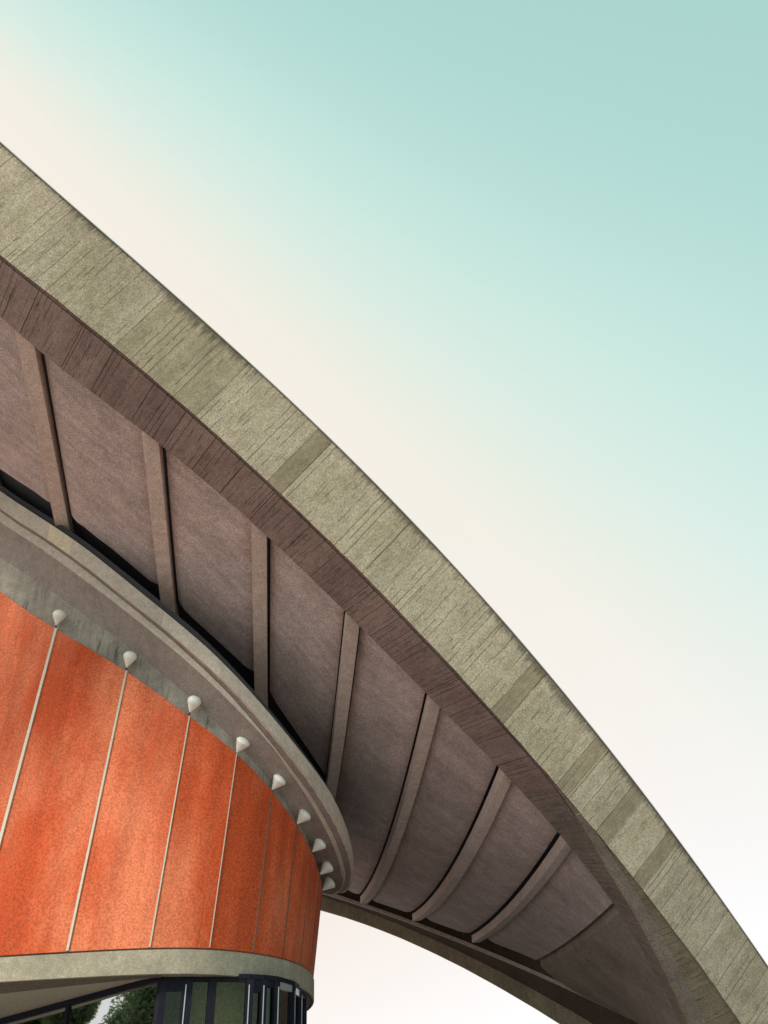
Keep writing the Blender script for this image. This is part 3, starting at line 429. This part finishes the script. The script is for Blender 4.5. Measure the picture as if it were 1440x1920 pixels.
# front arch: body behind the cast fascia pieces
secs = []
for s in np.arange(S0, S1, 0.8):
    O, I, J, K, A, t, n = frame(s)
    w = (K - A) / max(np.linalg.norm(K - A), 1e-6)
    up = np.array([0, .25, 1.0]); 
    Oi = O + n * .1; Ii = I + n * .1 + (O - I) * .01
    Ji = J if np.linalg.norm(J - I) > .16 else I + n * .12 + (O - I) * .005
    K2 = K + up * .07 + (A - K) * .02
    A2 = A + up * .07
    secs.append([Oi, Ii, Ji, K, K2, A2, A + up * 1.5 + n * .1, O + n * 2.0 - np.array([0, 0, .2])])
cut = int((57.5 - S0) / .8)
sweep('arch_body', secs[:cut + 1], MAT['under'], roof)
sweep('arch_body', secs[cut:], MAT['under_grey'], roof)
# the board-marked underside, cast in lengths with a dark joint between them
s = S0; i = 0
joints = []
while s < S1 - 1.7:
    L = 1.25 + 0.55 * random.random(); joints.append((s, min(s + L, S1))); s += L
for a, b in joints:
    ss = [a + .012, (a + b) / 2, b - .012]; secs = []
    dz = random.uniform(-.012, .012)
    for q in ss:
        O, I, J, K, A, t, n = frame(q)
        e = np.array([0, .25, 1.0]); d = (A - K)
        k0 = K + d * .03 + e * dz; a0 = A + e * dz
        secs.append([k0, a0, a0 + e * .12, k0 + e * .12])
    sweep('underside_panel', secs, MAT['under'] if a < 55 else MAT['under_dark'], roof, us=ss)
tw = []
for q in np.arange(57.5, S1, .8):
    O, I, J, K, A, t, n = frame(q); e = np.array([0, .25, 1.0])
    tw.append([J - e * .012, K - e * .012 + (A - K) * .02, K + e * .05, J + e * .05])
sweep('return_strip', tw, MAT['infill'], roof)
# fascia pieces between the casting joints seen in the photograph, alternately pale and dark
jn = [26.87, 30.0, 34.2, 37.73, 40.99, 41.66, 45.57, 46.59, 47.52, 52.38, 53.0, 56.05, 56.65, 58.39, 59.01, 60.65, 61.25, 67.54]
darks = {(34.2, 37.73), (40.99, 41.66), (52.38, 53.0), (56.05, 56.65), (58.39, 59.01), (60.65, 61.25)}
pieces = []
q = jn[0]
while q > S0 + 4: pieces.append((q - 3.6, q)); q -= 3.6
pieces += list(zip(jn, jn[1:]))
q = jn[-1]
while q < S1 - 4: pieces.append((q, q + 3.4)); q += 3.4
for a, b in sorted(pieces):
    n_ = max(3, int((b - a) / .45) + 1)
    ss = np.linspace(a + .006, b - .006, n_); secs = []
    for k, q in enumerate(ss):
        O, I, J, K, A, t, n = frame(q)
        r1 = random.uniform(-.012, .012); r2 = random.uniform(-.014, .014)
        if k in (0, n_ - 1): r1 = r2 = 0
        d = (I - O) / np.linalg.norm(I - O)
        Oe = O + d * r1; Ie = I + d * r2
        secs.append([Oe, Ie, Ie + n * .16 - d * .03, Oe + n * .16])
    m = MAT['fascia_mid'] if a == 34.2 else MAT['fascia_dark'] if (a, b) in darks else MAT['fascia']
    p = sweep('fascia_panel', secs, m, roof, us=list(ss))
    if (a, b) in darks: p['label'] = 'darker stained length of the concrete edge'
# return facet under the fascia where the arch twists down to its foot
fl = []; ss = np.arange(S0, S1, .8); 
for q in ss:
    O, I, J, K, A, t, n = frame(q)
    d = (O - I) / np.linalg.norm(O - I)
    fl.append([O + d * .02 - n * .035, O + d * .05 - n * .035, O + d * .05 + n * .5, O + d * .02 + n * .5])
sweep('edge_flashing', fl, MAT['flash'], roof)

# ribs and the slab bays between them
RB = D['ribs']; AC = ST[:, 13:16]
AC = AC[np.argsort(AC[:, 0])]
def a_at(x): return np.array([x, np.interp(x, AC[:, 0], AC[:, 1]), np.interp(x, AC[:, 0], AC[:, 2])])
ks = [r[0] for r in RB]
def par(u):
    v = [float(np.interp(u, ks, [r[j] for r in RB])) for j in range(1, 8)]
    a = a_at(v[0]); return a, v[3], v[4], v[5], v[6]        # start, plan slope, end y, b, c
def prof(u, t):
    a, sl, ye, b, c = par(u); tau = t * (ye - a[1])
    return np.array([a[0] - sl * tau, a[1] + tau, a[2] + b * tau + c * tau * tau])
def dep(t, u=0.0): return float(np.interp(u, [3, 4, 6, 7], [.66, .44, .38, .15])) - float(np.interp(u, [3, 4, 6, 7], [.30, .12, .10, .02])) * t
GL = {-1: .03, 0: .03, 1: .03, 2: .03, 3: .04, 4: .05, 5: .06, 6: .07, 7: .13}      # open joint left of each rib
GR = {-2: .08, -1: .09, 0: .09, 1: .09, 2: .07, 3: .05, 4: .02, 5: .02, 6: .02}   # and right of it
def rib_w(k): return .30 if k == 7 else float(np.interp(k, [0, 2, 4, 7], [.56, .54, .44, .36]))
TS = list(np.linspace(0, 1, 37))
TEU, TEV = ([-2.0, -1.9, -1.8, -1.7, -1.6, -1.5, -1.4, -1.3, -1.2, -1.1, -1.0, -0.9, -0.8, -0.7, -0.6, -0.5, -0.4, -0.3, -0.2, -0.1, 0.0, 0.1, 0.2, 0.3, 0.4, 0.5, 0.6, 0.7, 0.8, 0.9, 1.0, 1.1, 1.2, 1.3, 1.4, 1.5, 1.6, 1.7, 1.8, 1.9, 2.0, 2.1, 2.2, 2.3, 2.4, 2.5, 2.6, 2.7, 2.8, 2.9, 3.0], [0.214, 0.218, 0.222, 0.226, 0.23, 0.232, 0.236, 0.238, 0.24, 0.242, 0.242, 0.24, 0.236, 0.232, 0.228, 0.224, 0.22, 0.214, 0.21, 0.206, 0.202, 0.2, 0.198, 0.196, 0.198, 0.198, 0.2, 0.202, 0.206, 0.208, 0.208, 0.21, 0.216, 0.222, 0.226, 0.23, 0.234, 0.238, 0.242, 0.246, 0.25, 0.258, 0.266, 0.276, 0.288, 0.3, 0.312, 0.324, 0.338, 0.352, 0.376])              # the bays over the ring stop short of it and leave an open slot
for r in RB[:-1]:
    k = r[0]
    w = rib_w(k)
    secs = []
    for t in [.001] + TS[1:]:
        p = prof(k, t); a, sl, ye, b, c = par(k)
        px = np.array([1, sl, 0]) / math.hypot(1, sl)
        hh = dep(t, k) + .08
        secs.append([p, p + px * w, p + px * w + np.array([0, 0, hh]), p + np.array([0, 0, hh])])
    sweep('rib', secs, MAT['rib'] if k < 7 else MAT['infill'], roof)
for k in range(-2, 7):
    verts = []; uvs = []; faces = []
    sp = RB[[r[0] for r in RB].index(k + 1)][1] - RB[[r[0] for r in RB].index(k)][1]
    ua, ub = k + (rib_w(k) + GR[k]) / sp, k + 1 - GL[k + 1] / sp
    us = np.array(sorted([ua + x / sp for x in (0, .06, .13, .22, .34)] + [ub - x / sp for x in (0, .08, .17, .28, .42)] + list(np.linspace(ua + .5 / sp, ub - .55 / sp, 6)))); ts = [-.03] + [t * .985 for t in TS]
    for lay in (0, 1):
        for u in us:
            for t in ts:
                p = prof(u, t * float(np.interp(u, TEU, TEV)) / .985 if t > 0 and u < 2.99 else t); p[2] += dep(t, u) + lay * .3
                el = max(0, 1 - (u - ua) * sp / .34); er = max(0, 1 - (ub - u) * sp / .42) if k < 6 else 0
                p[2] += .16 * (el * el + er * er)
                verts.append(p); uvs.append((u * 3.0, t * 28))
    nt_, nu = len(ts), len(us); off = nt_ * nu
    for i in range(nu - 1):
        for j in range(nt_ - 1):
            a = i * nt_ + j; faces.append((a, a + 1, a + nt_ + 1, a + nt_)); b = a + off; faces.append((b, b + nt_, b + nt_ + 1, b + 1))
    for i in range(nu - 1):
        for j in (0, nt_ - 1):
            a = i * nt_ + j; faces.append((a, a + nt_, a + nt_ + off, a + off))
    for i in (0, nu - 1):
        for j in range(nt_ - 1):
            a = i * nt_ + j; faces.append((a, a + 1, a + 1 + off, a + off))
    o = link('soffit_bay', verts, faces, MAT['slab'], roof, uvs)
# outer skin of the roof over slab and slot
verts = []; faces = []
us = np.linspace(-2, 7, 40); ts = list(np.linspace(-.02, 1.0, 24)) + [1.05, 1.11, 1.2]
for lay in (0, 1):
    for u in us:
        for t in ts:
            p = prof(u, t); p[2] += .9 + lay * .15; verts.append(p)
nt_, nu = len(ts), len(us); off = nt_ * nu
for i in range(nu - 1):
    for j in range(nt_ - 1):
        a = i * nt_ + j; faces.append((a, a + 1, a + nt_ + 1, a + nt_)); b = a + off; faces.append((b, b + nt_, b + nt_ + 1, b + 1))
link('roof_skin', verts, faces, MAT['membrane'], roof)

# back arch
BK = {k: np.array(v) for k, v in D['back'].items()}
def bk(nm, x):
    v = BK[nm]; return np.array([x, np.interp(x, v[:, 0], v[:, 1]), np.interp(x, v[:, 0], v[:, 2])])
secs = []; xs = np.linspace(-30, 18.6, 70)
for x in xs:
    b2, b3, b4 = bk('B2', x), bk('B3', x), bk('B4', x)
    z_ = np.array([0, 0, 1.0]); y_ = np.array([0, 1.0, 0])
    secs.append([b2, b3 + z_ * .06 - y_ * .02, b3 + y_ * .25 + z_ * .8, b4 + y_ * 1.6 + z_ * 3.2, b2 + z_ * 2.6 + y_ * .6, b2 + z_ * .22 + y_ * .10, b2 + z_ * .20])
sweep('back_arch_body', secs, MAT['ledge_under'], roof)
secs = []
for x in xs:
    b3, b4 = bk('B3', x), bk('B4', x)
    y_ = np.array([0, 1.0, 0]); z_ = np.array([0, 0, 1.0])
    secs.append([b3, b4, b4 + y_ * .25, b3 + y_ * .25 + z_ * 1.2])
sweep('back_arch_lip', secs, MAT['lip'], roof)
secs = []
for x in xs:
    b2 = bk('B2', x); y_ = np.array([0, 1.0, 0]); z_ = np.array([0, 0, 1.0])
    secs.append([b2 - y_ * .12 - z_ * .02, b2 + y_ * .1 - z_ * .02, b2 + y_ * .1 + z_ * .16, b2 - y_ * .12 + z_ * .16])
sweep('ledge', secs, MAT['rib'], roof)

# solid slab between the last rib and the abutment
verts = []; uvs = []; faces = []
nu, nt_ = 26, 30
a7 = par(7)
xa = np.linspace(a7[0][0] + .02, 13.6, nu); xb = np.linspace(6.95, 14.6, nu)
for lay in (0, 1):
    for i in range(nu):
        f_ = i / (nu - 1); A_ = a_at(xa[i]); B_ = bk('B2', xb[i])
        B_ = B_ + (prof(7, 1.0) + np.array([.02, .0, -.04]) - bk('B2', xb[0])) * max(0.0, 1 - f_ * 4) ** 2
        ye = B_[1] - A_[1]
        for j in range(nt_):
            t = j / (nt_ - 1)
            p = A_ + (B_ - A_) * t
            sag = -0.0028 * (1 - f_) ** 2 * (a7[2] - a7[0][1]) ** 2 * (t - t * t) 
            p = p + np.array([0, 0, sag + lay * 1.7]); verts.append(p); uvs.append((f_ * 6, t * 16))
off = nu * nt_
for i in range(nu - 1):
    for j in range(nt_ - 1):
        a = i * nt_ + j; faces.append((a, a + 1, a + nt_ + 1, a + nt_)); b = a + off; faces.append((b, b + nt_, b + nt_ + 1, b + 1))
for j in range(nt_ - 1):
    faces.append((j, j + 1, j + 1 + off, j + off))
for i in range(nu - 1):
    for j in (0, nt_ - 1):
        a = i * nt_ + j; faces.append((a, a + nt_, a + nt_ + off, a + off))
link('abutment_slab', verts, faces, MAT['infill'], roof, uvs)
# foot where both arches come down
fv = [(11.5, 36.5, -.5), (20.5, 36.0, -.5), (20.5, 46.5, -.5), (11.5, 46, -.5), (13.4, 39.3, 1.6), (17.6, 39.2, 1.6), (17.6, 43.2, 1.6), (13.4, 43, 1.6)]
link('foot_block', fv, [(0, 1, 2, 3), (4, 5, 6, 7), (0, 1, 5, 4), (1, 2, 6, 5), (2, 3, 7, 6), (3, 0, 4, 7)], MAT['under_grey'], roof)

# ---------------------------------------------------------------- auditorium drum
hall = thing('auditorium', (-10.0, 38.0, 0.0), 'round orange red panelled hall with concrete ring and base rim under the sweeping roof', 'round hall')
WP = np.array(D['W']); RZ = {k: np.array(v) for k, v in D['ring'].items()}; GS = np.arange(0, 62, .5)
def wp(s, off=0.0):
    return np.array([np.interp(s, WP[:, 0], WP[:, 1]) + off * np.interp(s, WP[:, 0], WP[:, 3]), np.interp(s, WP[:, 0], WP[:, 2]) + off * np.interp(s, WP[:, 0], WP[:, 4])])
def rz(k, s): return float(np.interp(s, GS, RZ[k]))
def P3(s, off, z): 
    p = wp(s, off); return (p[0], p[1], z)
SE = float(WP[-1, 0]) - 1
def fl_(s):                                # the turned end of the wall leans out towards its top
    x = min(max((s - 17) / 8, 0), 1); return .34 * x * x * (3 - 2 * x)
SS = np.arange(1.0, SE, .5)
sweep('concrete_wall', [[P3(s, -fl_(s), 6.3), P3(s, 0, rz('L5', s) + .3), P3(s, -.4, rz('L5', s) + .3), P3(s, -.4 - fl_(s), 6.3)] for s in SS], MAT['wall'], hall)
def l3(s): return rz('L2', s) - .06
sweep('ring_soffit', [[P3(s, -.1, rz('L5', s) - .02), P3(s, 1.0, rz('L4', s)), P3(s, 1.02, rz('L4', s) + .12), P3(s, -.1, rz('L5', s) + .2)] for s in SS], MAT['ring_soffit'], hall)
sweep('ring_lip', [[P3(s, 1.02, rz('L4', s) - .015), P3(s, 1.05, rz('L4', s) - .005), P3(s, 1.07, l3(s)), P3(s, .9, l3(s))] for s in SS], MAT['ring'], hall)
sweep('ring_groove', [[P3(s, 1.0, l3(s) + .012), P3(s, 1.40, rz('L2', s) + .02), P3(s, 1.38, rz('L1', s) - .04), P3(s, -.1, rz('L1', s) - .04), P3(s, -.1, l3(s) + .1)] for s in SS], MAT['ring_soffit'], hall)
a = 1.0
cuts = [1.0, 3.0, 5.0, 7.0, 8.5, 10.25, 11.38, 13.4, 15.4, 17.4, 19.4, 21.2, 23, 25, 27, 29, 31, 33, 35, 37, 39, 41, 43]
for a, b in zip(cuts, cuts[1:]):
    ss = np.linspace(a + .003, b - .003, 6)
    lightp = abs(a - 10.25) < .01
    o = sweep('ring_fascia_block', [[P3(s, 1.42, rz('L1', s)), P3(s, 1.42, rz('L2', s)), P3(s, 1.26, rz('L2', s) + .005), P3(s, 1.1, rz('L1', s) + .02)] for s in ss], MAT['ring_light'] if lightp else MAT['ring'], hall, us=list(ss))
    if lightp: o['label'] = 'paler yellowish block in the ring fascia'
sweep('ring_upstand', [[P3(s, 1.22, rz('L1', s) - .02), P3(s, 1.22, rz('L1', s) + .36), P3(s, -.1, rz('L1', s) + .5), P3(s, -.1, rz('L1', s) - .02)] for s in SS], MAT['membrane'], hall)

def sb(s): return s - float(np.interp(s, [1, 14, 18, 23, 26, 30], [0, .36, .44, .36, .1, 0]))      # the seams lean a little along the wall
seams = [1.0, 4.0, 7.35, 10.86, 14.02, 16.58, 18.45, 20.12, 21.65, 23.15, 24.7, 26.3, 28.0, 29.8, 31.7, 33.6, 35.6, 37.6, 39.6]
for a, b in zip(seams, seams[1:]):
    ss = np.linspace(a + .012, b - .012, max(4, int((b - a) / .35)))
    dd = random.uniform(-.008, .008)
    sweep('wall_panel', [[P3(s, .12 + dd, rz('L6', s)), P3(sb(s), .12 + dd - fl_(s), 6.5), P3(sb(s), .02 - fl_(s), 6.5), P3(s, .02, rz('L6', s))] for s in ss], MAT['red'], hall, us=list(ss))
# pale cover strips over the seams, slimmer towards the turned end of the wall
sw = {3: (.052, .06), 4: (.036, .05), 5: (.022, .04), 6: (.014, .015), 7: (.018, .01), 8: (.014, .006), 9: (.012, .004)}
for i, s in enumerate(seams[:12]):
    hw, pr = sw.get(i, (.085, .09) if i < 3 else (.012, .004))
    t_ = rz('L6', s) + .03
    rows = []
    for z, fo, sc in ((6.52, fl_(s), sb(s)), (t_, 0, s)):
        rows.append([P3(sc - hw, .11 - fo, z), P3(sc + hw, .11 - fo, z), P3(sc + hw, .13 + pr - fo, z), P3(sc - hw, .13 + pr - fo, z)])
    sweep('seam_strip', rows, MAT['trim'] if i < 7 else MAT['rim_under'], hall)

# base rim, its underside and the plaster soffit under the drum
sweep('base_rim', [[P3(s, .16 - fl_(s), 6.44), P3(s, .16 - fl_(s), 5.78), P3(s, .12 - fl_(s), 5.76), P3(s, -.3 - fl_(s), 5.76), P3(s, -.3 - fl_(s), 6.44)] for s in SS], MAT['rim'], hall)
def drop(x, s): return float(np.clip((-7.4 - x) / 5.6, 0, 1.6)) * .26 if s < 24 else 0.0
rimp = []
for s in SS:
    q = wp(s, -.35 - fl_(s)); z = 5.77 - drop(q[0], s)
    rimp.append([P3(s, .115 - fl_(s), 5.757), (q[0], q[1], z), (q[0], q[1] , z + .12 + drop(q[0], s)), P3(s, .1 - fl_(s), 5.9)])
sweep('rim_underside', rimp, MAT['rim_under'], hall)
corner = Vector((-7.72, 28.22, 0)); dl = Vector((-.937, .349, 0)).normalized(); nl = Vector((-.349, -.937, 0)).normalized()
HZ = 5.84
def head(t): return HZ - .114 * min(t, 9.0)
wv = []; wf = []
tsl = np.linspace(-.3, 15, 32)
for t in tsl:
    p = corner + dl * t; q = wp(np.interp(p.x, WP[:60, 1], WP[:60, 0]), -.34)
    z = 5.775 - drop(q[0], 0)
    wv += [(q[0], q[1], z + .006), (p.x, p.y + .04, head(max(t, 0)) + .004), (p.x, p.y + .3, 6.1), (q[0], q[1], 6.1)]
for i in range(len(tsl) - 1):
    for k in range(4): a = i * 4 + k; b_ = i * 4 + (k + 1) % 4; wf.append((a, b_, b_ + 4, a + 4))
link('sloping_soffit', wv, wf, MAT['plaster'], hall)
ring_in = [P3(s, -.4, 5.87) for s in SS]
n_ = len(ring_in); vv = ring_in + [(p[0], p[1], 6.2) for p in ring_in]
ff = [tuple(range(n_)), tuple(range(n_, 2 * n_))] + [(i, (i + 1) % n_, (i + 1) % n_ + n_, i + n_) for i in range(n_)]
link('drum_soffit', vv, ff, MAT['plaster'], hall)
# auditorium floor closing, so that no daylight leaks through the drum
vt = [P3(s, -.05, rz('L1', s) + .4) for s in SS]
cx = np.mean([v[0] for v in vt]); cy = np.mean([v[1] for v in vt]); cz = np.mean([v[2] for v in vt])
link('auditorium_ceiling', vt + [(cx, cy, cz)], [(i, (i + 1) % n_, n_) for i in range(n_)], MAT['membrane'], hall)

# ---------------------------------------------------------------- glazed foyer under the drum
foyer = thing('glazed_foyer', (-7.7, 28.2, 0.0), 'dark framed glass foyer wall under the base rim of the red hall', 'glass wall')
def rail(p, q, z0, z1, th, out, mat=None, name='frame_rail', parent=None):
    p = Vector(p); q = Vector(q); d = (q - p); L = d.length; d.normalize(); n = Vector((d.y, -d.x, 0))
    return box(name, (p + q) / 2 + Vector((0, 0, (z0 + z1) / 2)) + n * out, (L / 2, th, (z1 - z0) / 2), mat or MAT['frame'], parent or foyer, (d, n, Vector((0, 0, 1))))
# left, mirror-like facade
def quad_prism(name, p, q, z0, zp, zq, th, mat, parent):
    d = (q - p).normalized(); n = Vector((d.y, -d.x, 0)) * th; v = []
    for o_ in (n, -n):
        v += [p + o_ + Vector((0, 0, z0)) if not isinstance(z0, tuple) else p + o_ + Vector((0, 0, z0[0])), q + o_ + Vector((0, 0, z0 if not isinstance(z0, tuple) else z0[1])), q + o_ + Vector((0, 0, zq)), p + o_ + Vector((0, 0, zp))]
    return link(name, v, [(0, 1, 2, 3), (7, 6, 5, 4), (0, 4, 5, 1), (1, 5, 6, 2), (2, 6, 7, 3), (3, 7, 4, 0)], mat, parent)
LP = [0, 3.42, 6.9, 10.4, 13.9]
for i in range(4):
    a = corner + dl * LP[i]; b = corner + dl * LP[i + 1]; ha = head(LP[i]); hb = head(LP[i + 1])
    quad_prism('frame_rail', a, b, (ha - .17, hb - .17), ha, hb, .08, MAT['frame'], foyer)
    quad_prism('glass_pane', a + dl * .08, b - dl * .08, 0.0, ha - .16, hb - .16, .012, MAT['glass_mirror'], foyer)
    box('mullion', b + Vector((0, 0, (hb - .18) / 2)), (.055, .1, (hb - .18) / 2), MAT['frame'], foyer, (dl, nl, Vector((0, 0, 1))))
box('corner_post', corner + Vector((.02, 0, HZ / 2 - .01)), (.085, .12, HZ / 2 - .01), MAT['frame'], foyer, (dl, nl, Vector((0, 0, 1))))
# curved right part: MULL = plan positions, half widths
MU = [(-7.617, 28.171, 0.094, 0), (-6.929, 28.374, 0.159, -1), (-6.211, 28.634, 0.122, 0), (-5.111, 29.072, 0.114, -1), (-4.739, 29.374, 0.095, -1), (-4.393, 29.789, 0.106, 1), (-4.012, 30.96, 0.09, 1), (-3.93, 32.2, 0.05, 1), (-3.94, 33.9, 0.06, 0), (-4.4, 37.0, 0.06, 0), (-5.6, 40.0, 0.06, 0)]
PT = [0.33, 0.08, 0.08, 0.36, 0.2, 0.2, 0.2, 0.1, 0.1, 0.1]
for i in range(len(MU)):
    x, y, hw, bead = MU[i]
    if i:
        p = Vector((MU[i - 1][0], MU[i - 1][1], 0)); q = Vector((x, y, 0))
        d = (q - p).normalized(); n = Vector((d.y, -d.x, 0))
        drop = PT[i - 1]
        rail(p, q, HZ - .13, HZ, .1, 0)
        if drop > .02:
            rail(p + d * .02, q - d * .02, HZ - .13 - drop, HZ - .13, .07, 0, MAT['bead'] if i in (6, 7) else MAT['frame'])
        box('glass_pane', (p + q) / 2 + Vector((0, 0, (HZ - .15) / 2)), ((q - p).length / 2 - .05, .012, (HZ - .15) / 2), MAT['glass_mirror'] if i in (6, 7, 8) else MAT['glass'], foyer, (d, n, Vector((0, 0, 1))))
    else:
        d = (Vector((MU[1][0], MU[1][1], 0)) - Vector((x, y, 0))).normalized(); n = Vector((d.y, -d.x, 0))
    m_ = box('mullion', (x, y, (HZ - .14) / 2), (hw, .12, (HZ - .14) / 2), MAT['frame'], foyer, (d, n, Vector((0, 0, 1))))
    if bead:
        c_ = Vector((x, y, (HZ - .3) / 2)) + n * .125 + d * hw * .3 * bead
        box('bead', c_, (.014, .012, (HZ - .3) / 2), MAT['bead'], foyer, (d, n, Vector((0, 0, 1))))
# inner wall of the foyer, plain and olive
IW = [(-14.5, 44.0), (-9.5, 33.2), (-8.0, 30.3), (-6.9, 29.5), (-5.8, 29.9), (-5.0, 30.7), (-4.8, 32.2), (-5.0, 35), (-6.3, 40)]
sweep('inner_wall', [[(x, y, 0), (x, y, HZ), (x - .1, y + .25, HZ), (x - .1, y + .25, 0)] for x, y in IW], MAT['inner'], foyer)

# ---------------------------------------------------------------- cone lamps at the seam tops
lamp_labels = [
 'largest and highest white cone lamp, above the leftmost full seam of the red wall',
 'second white cone lamp from the left, above the second pale seam strip',
 'third white cone lamp from the left, above the thin third seam strip',
 'fourth white cone lamp from the left, just before the red wall starts to turn away',
 'fifth white cone lamp from the left, a half disc against the dark ring underside',
 'sixth white cone lamp from the left, over the narrow dark seam',
 'seventh white cone lamp from the left, greyer and partly behind the wall edge',
 'eighth white cone lamp, small sliver beside the red wall edge',
 'lowest and smallest white cone lamp, at the far right edge of the red wall']
for i, lb in enumerate(lamp_labels):
    s = seams[3 + i]
    nrm = Vector((np.interp(s, WP[:, 0], WP[:, 3]), np.interp(s, WP[:, 0], WP[:, 4]), 0)).normalized()
    base = Vector(P3(s, .22, rz('L6', s) + .13)) if i < 3 else Vector(P3(s, .12, rz('L6', s) + .05))
    ax = (nrm * (.42 if i < 3 else .55) + Vector((.30, 0, .80))).normalized()
    L = thing('cone_lamp', base, lb, 'wall lamp', 'white cone lamps along the top of the red wall')
    prof_ = [(0.0, .03), (.05, .048), (.34, .228), (.40, .252), (.45, .258), (.51, .24), (.57, .195), (.61, .135), (.63, .05)] if i < 3 else [(0.0, .03), (.05, .05), (.40, .262), (.435, .277), (.46, .272), (.52, .235), (.56, .16), (.58, .07)]
    lathe('shade', base, ax, prof_, MAT['lamp'], L)
    lathe('joint', base - ax * .06, ax, [(0, .03), (.07, .032)], MAT['lampdark'], L, 12)
    d_ = Vector(P3(s, .10, rz('L6', s) + .06)) - (base - ax * .05)
    lathe('bracket', base - ax * .05, d_, [(0, .022), (d_.length, .022)], MAT['lampdark'], L, 10)

# ---------------------------------------------------------------- trees left of the hall, seen mirrored in the glass
def tree(x, y, h, r, label, seed):
    rnd = random.Random(seed)
    T = thing('leafy_tree', (x, y, 0), label, 'tree', 'trees mirrored in the foyer glass')
    v = []; f = []
    def limb(p, q, r0, r1, sg=7):
        p = Vector(p); q = Vector(q); a = (q - p).normalized(); u = a.orthogonal().normalized(); w = a.cross(u); st = len(v)
        for c, rr in ((p, r0), (q, r1)):
            for k in range(sg): t = 2 * math.pi * k / sg; v.append(c + (u * math.cos(t) + w * math.sin(t)) * rr)
        for k in range(sg): f.append((st + k, st + (k + 1) % sg, st + sg + (k + 1) % sg, st + sg + k))
    top = Vector((x + rnd.uniform(-.4, .4), y, h * .8))
    limb((x, y, 0), (x, y, h * .35), .3, .22); limb((x, y, h * .35), top, .22, .06)
    blobs = []
    for k in range(16):
        t = rnd.uniform(.28, .95); a = rnd.uniform(0, 6.28); rr = r * (1.15 - t * .85) * rnd.uniform(.45, 1)
        c = Vector((x + math.cos(a) * rr, y + math.sin(a) * rr, h * t)); blobs.append((c, r * rnd.uniform(.28, .45)))
        limb((x, y, h * t * .6), c, .09, .03, 5)
    link('trunk', v, f, MAT['bark'], T)
    lv = []; lf = []
    for c, br in blobs:
        for k in range(900):
            d = Vector((rnd.gauss(0, 1), rnd.gauss(0, 1), rnd.gauss(0, .8))).normalized() * br * rnd.random() ** .4
            p = c + d; a = Vector((rnd.gauss(0, 1), rnd.gauss(0, 1), rnd.gauss(0, 1))).normalized(); b = a.orthogonal().normalized(); sz = rnd.uniform(.12, .26)
            st = len(lv); lv.extend([p - a * sz, p + b * sz * .5, p + a * sz, p - b * sz * .5]); lf.append((st, st + 1, st + 2, st + 3))
    link('crown', lv, lf, MAT['leaf'], T)
for k, (x, y, h, r, lb) in enumerate([(-37, 9, 10.6, 3.6, 'broad leafy tree mirrored in the glass pane beside the corner post'), (-43, 14, 10.5, 4.0, 'leafy tree mirrored behind the broad tree in the foyer glass'), (-37, 15.5, 9.6, 3.2, 'lower bushy tree mirrored in the leftmost foyer pane'), (-44, 5, 11.2, 4.0, 'tall leafy tree mirrored next to the dark corner post'), (-40, 20, 9.3, 3.4, 'small round tree mirrored at the far left of the foyer glass')]): tree(x, y, h, r, lb, 50 + k)
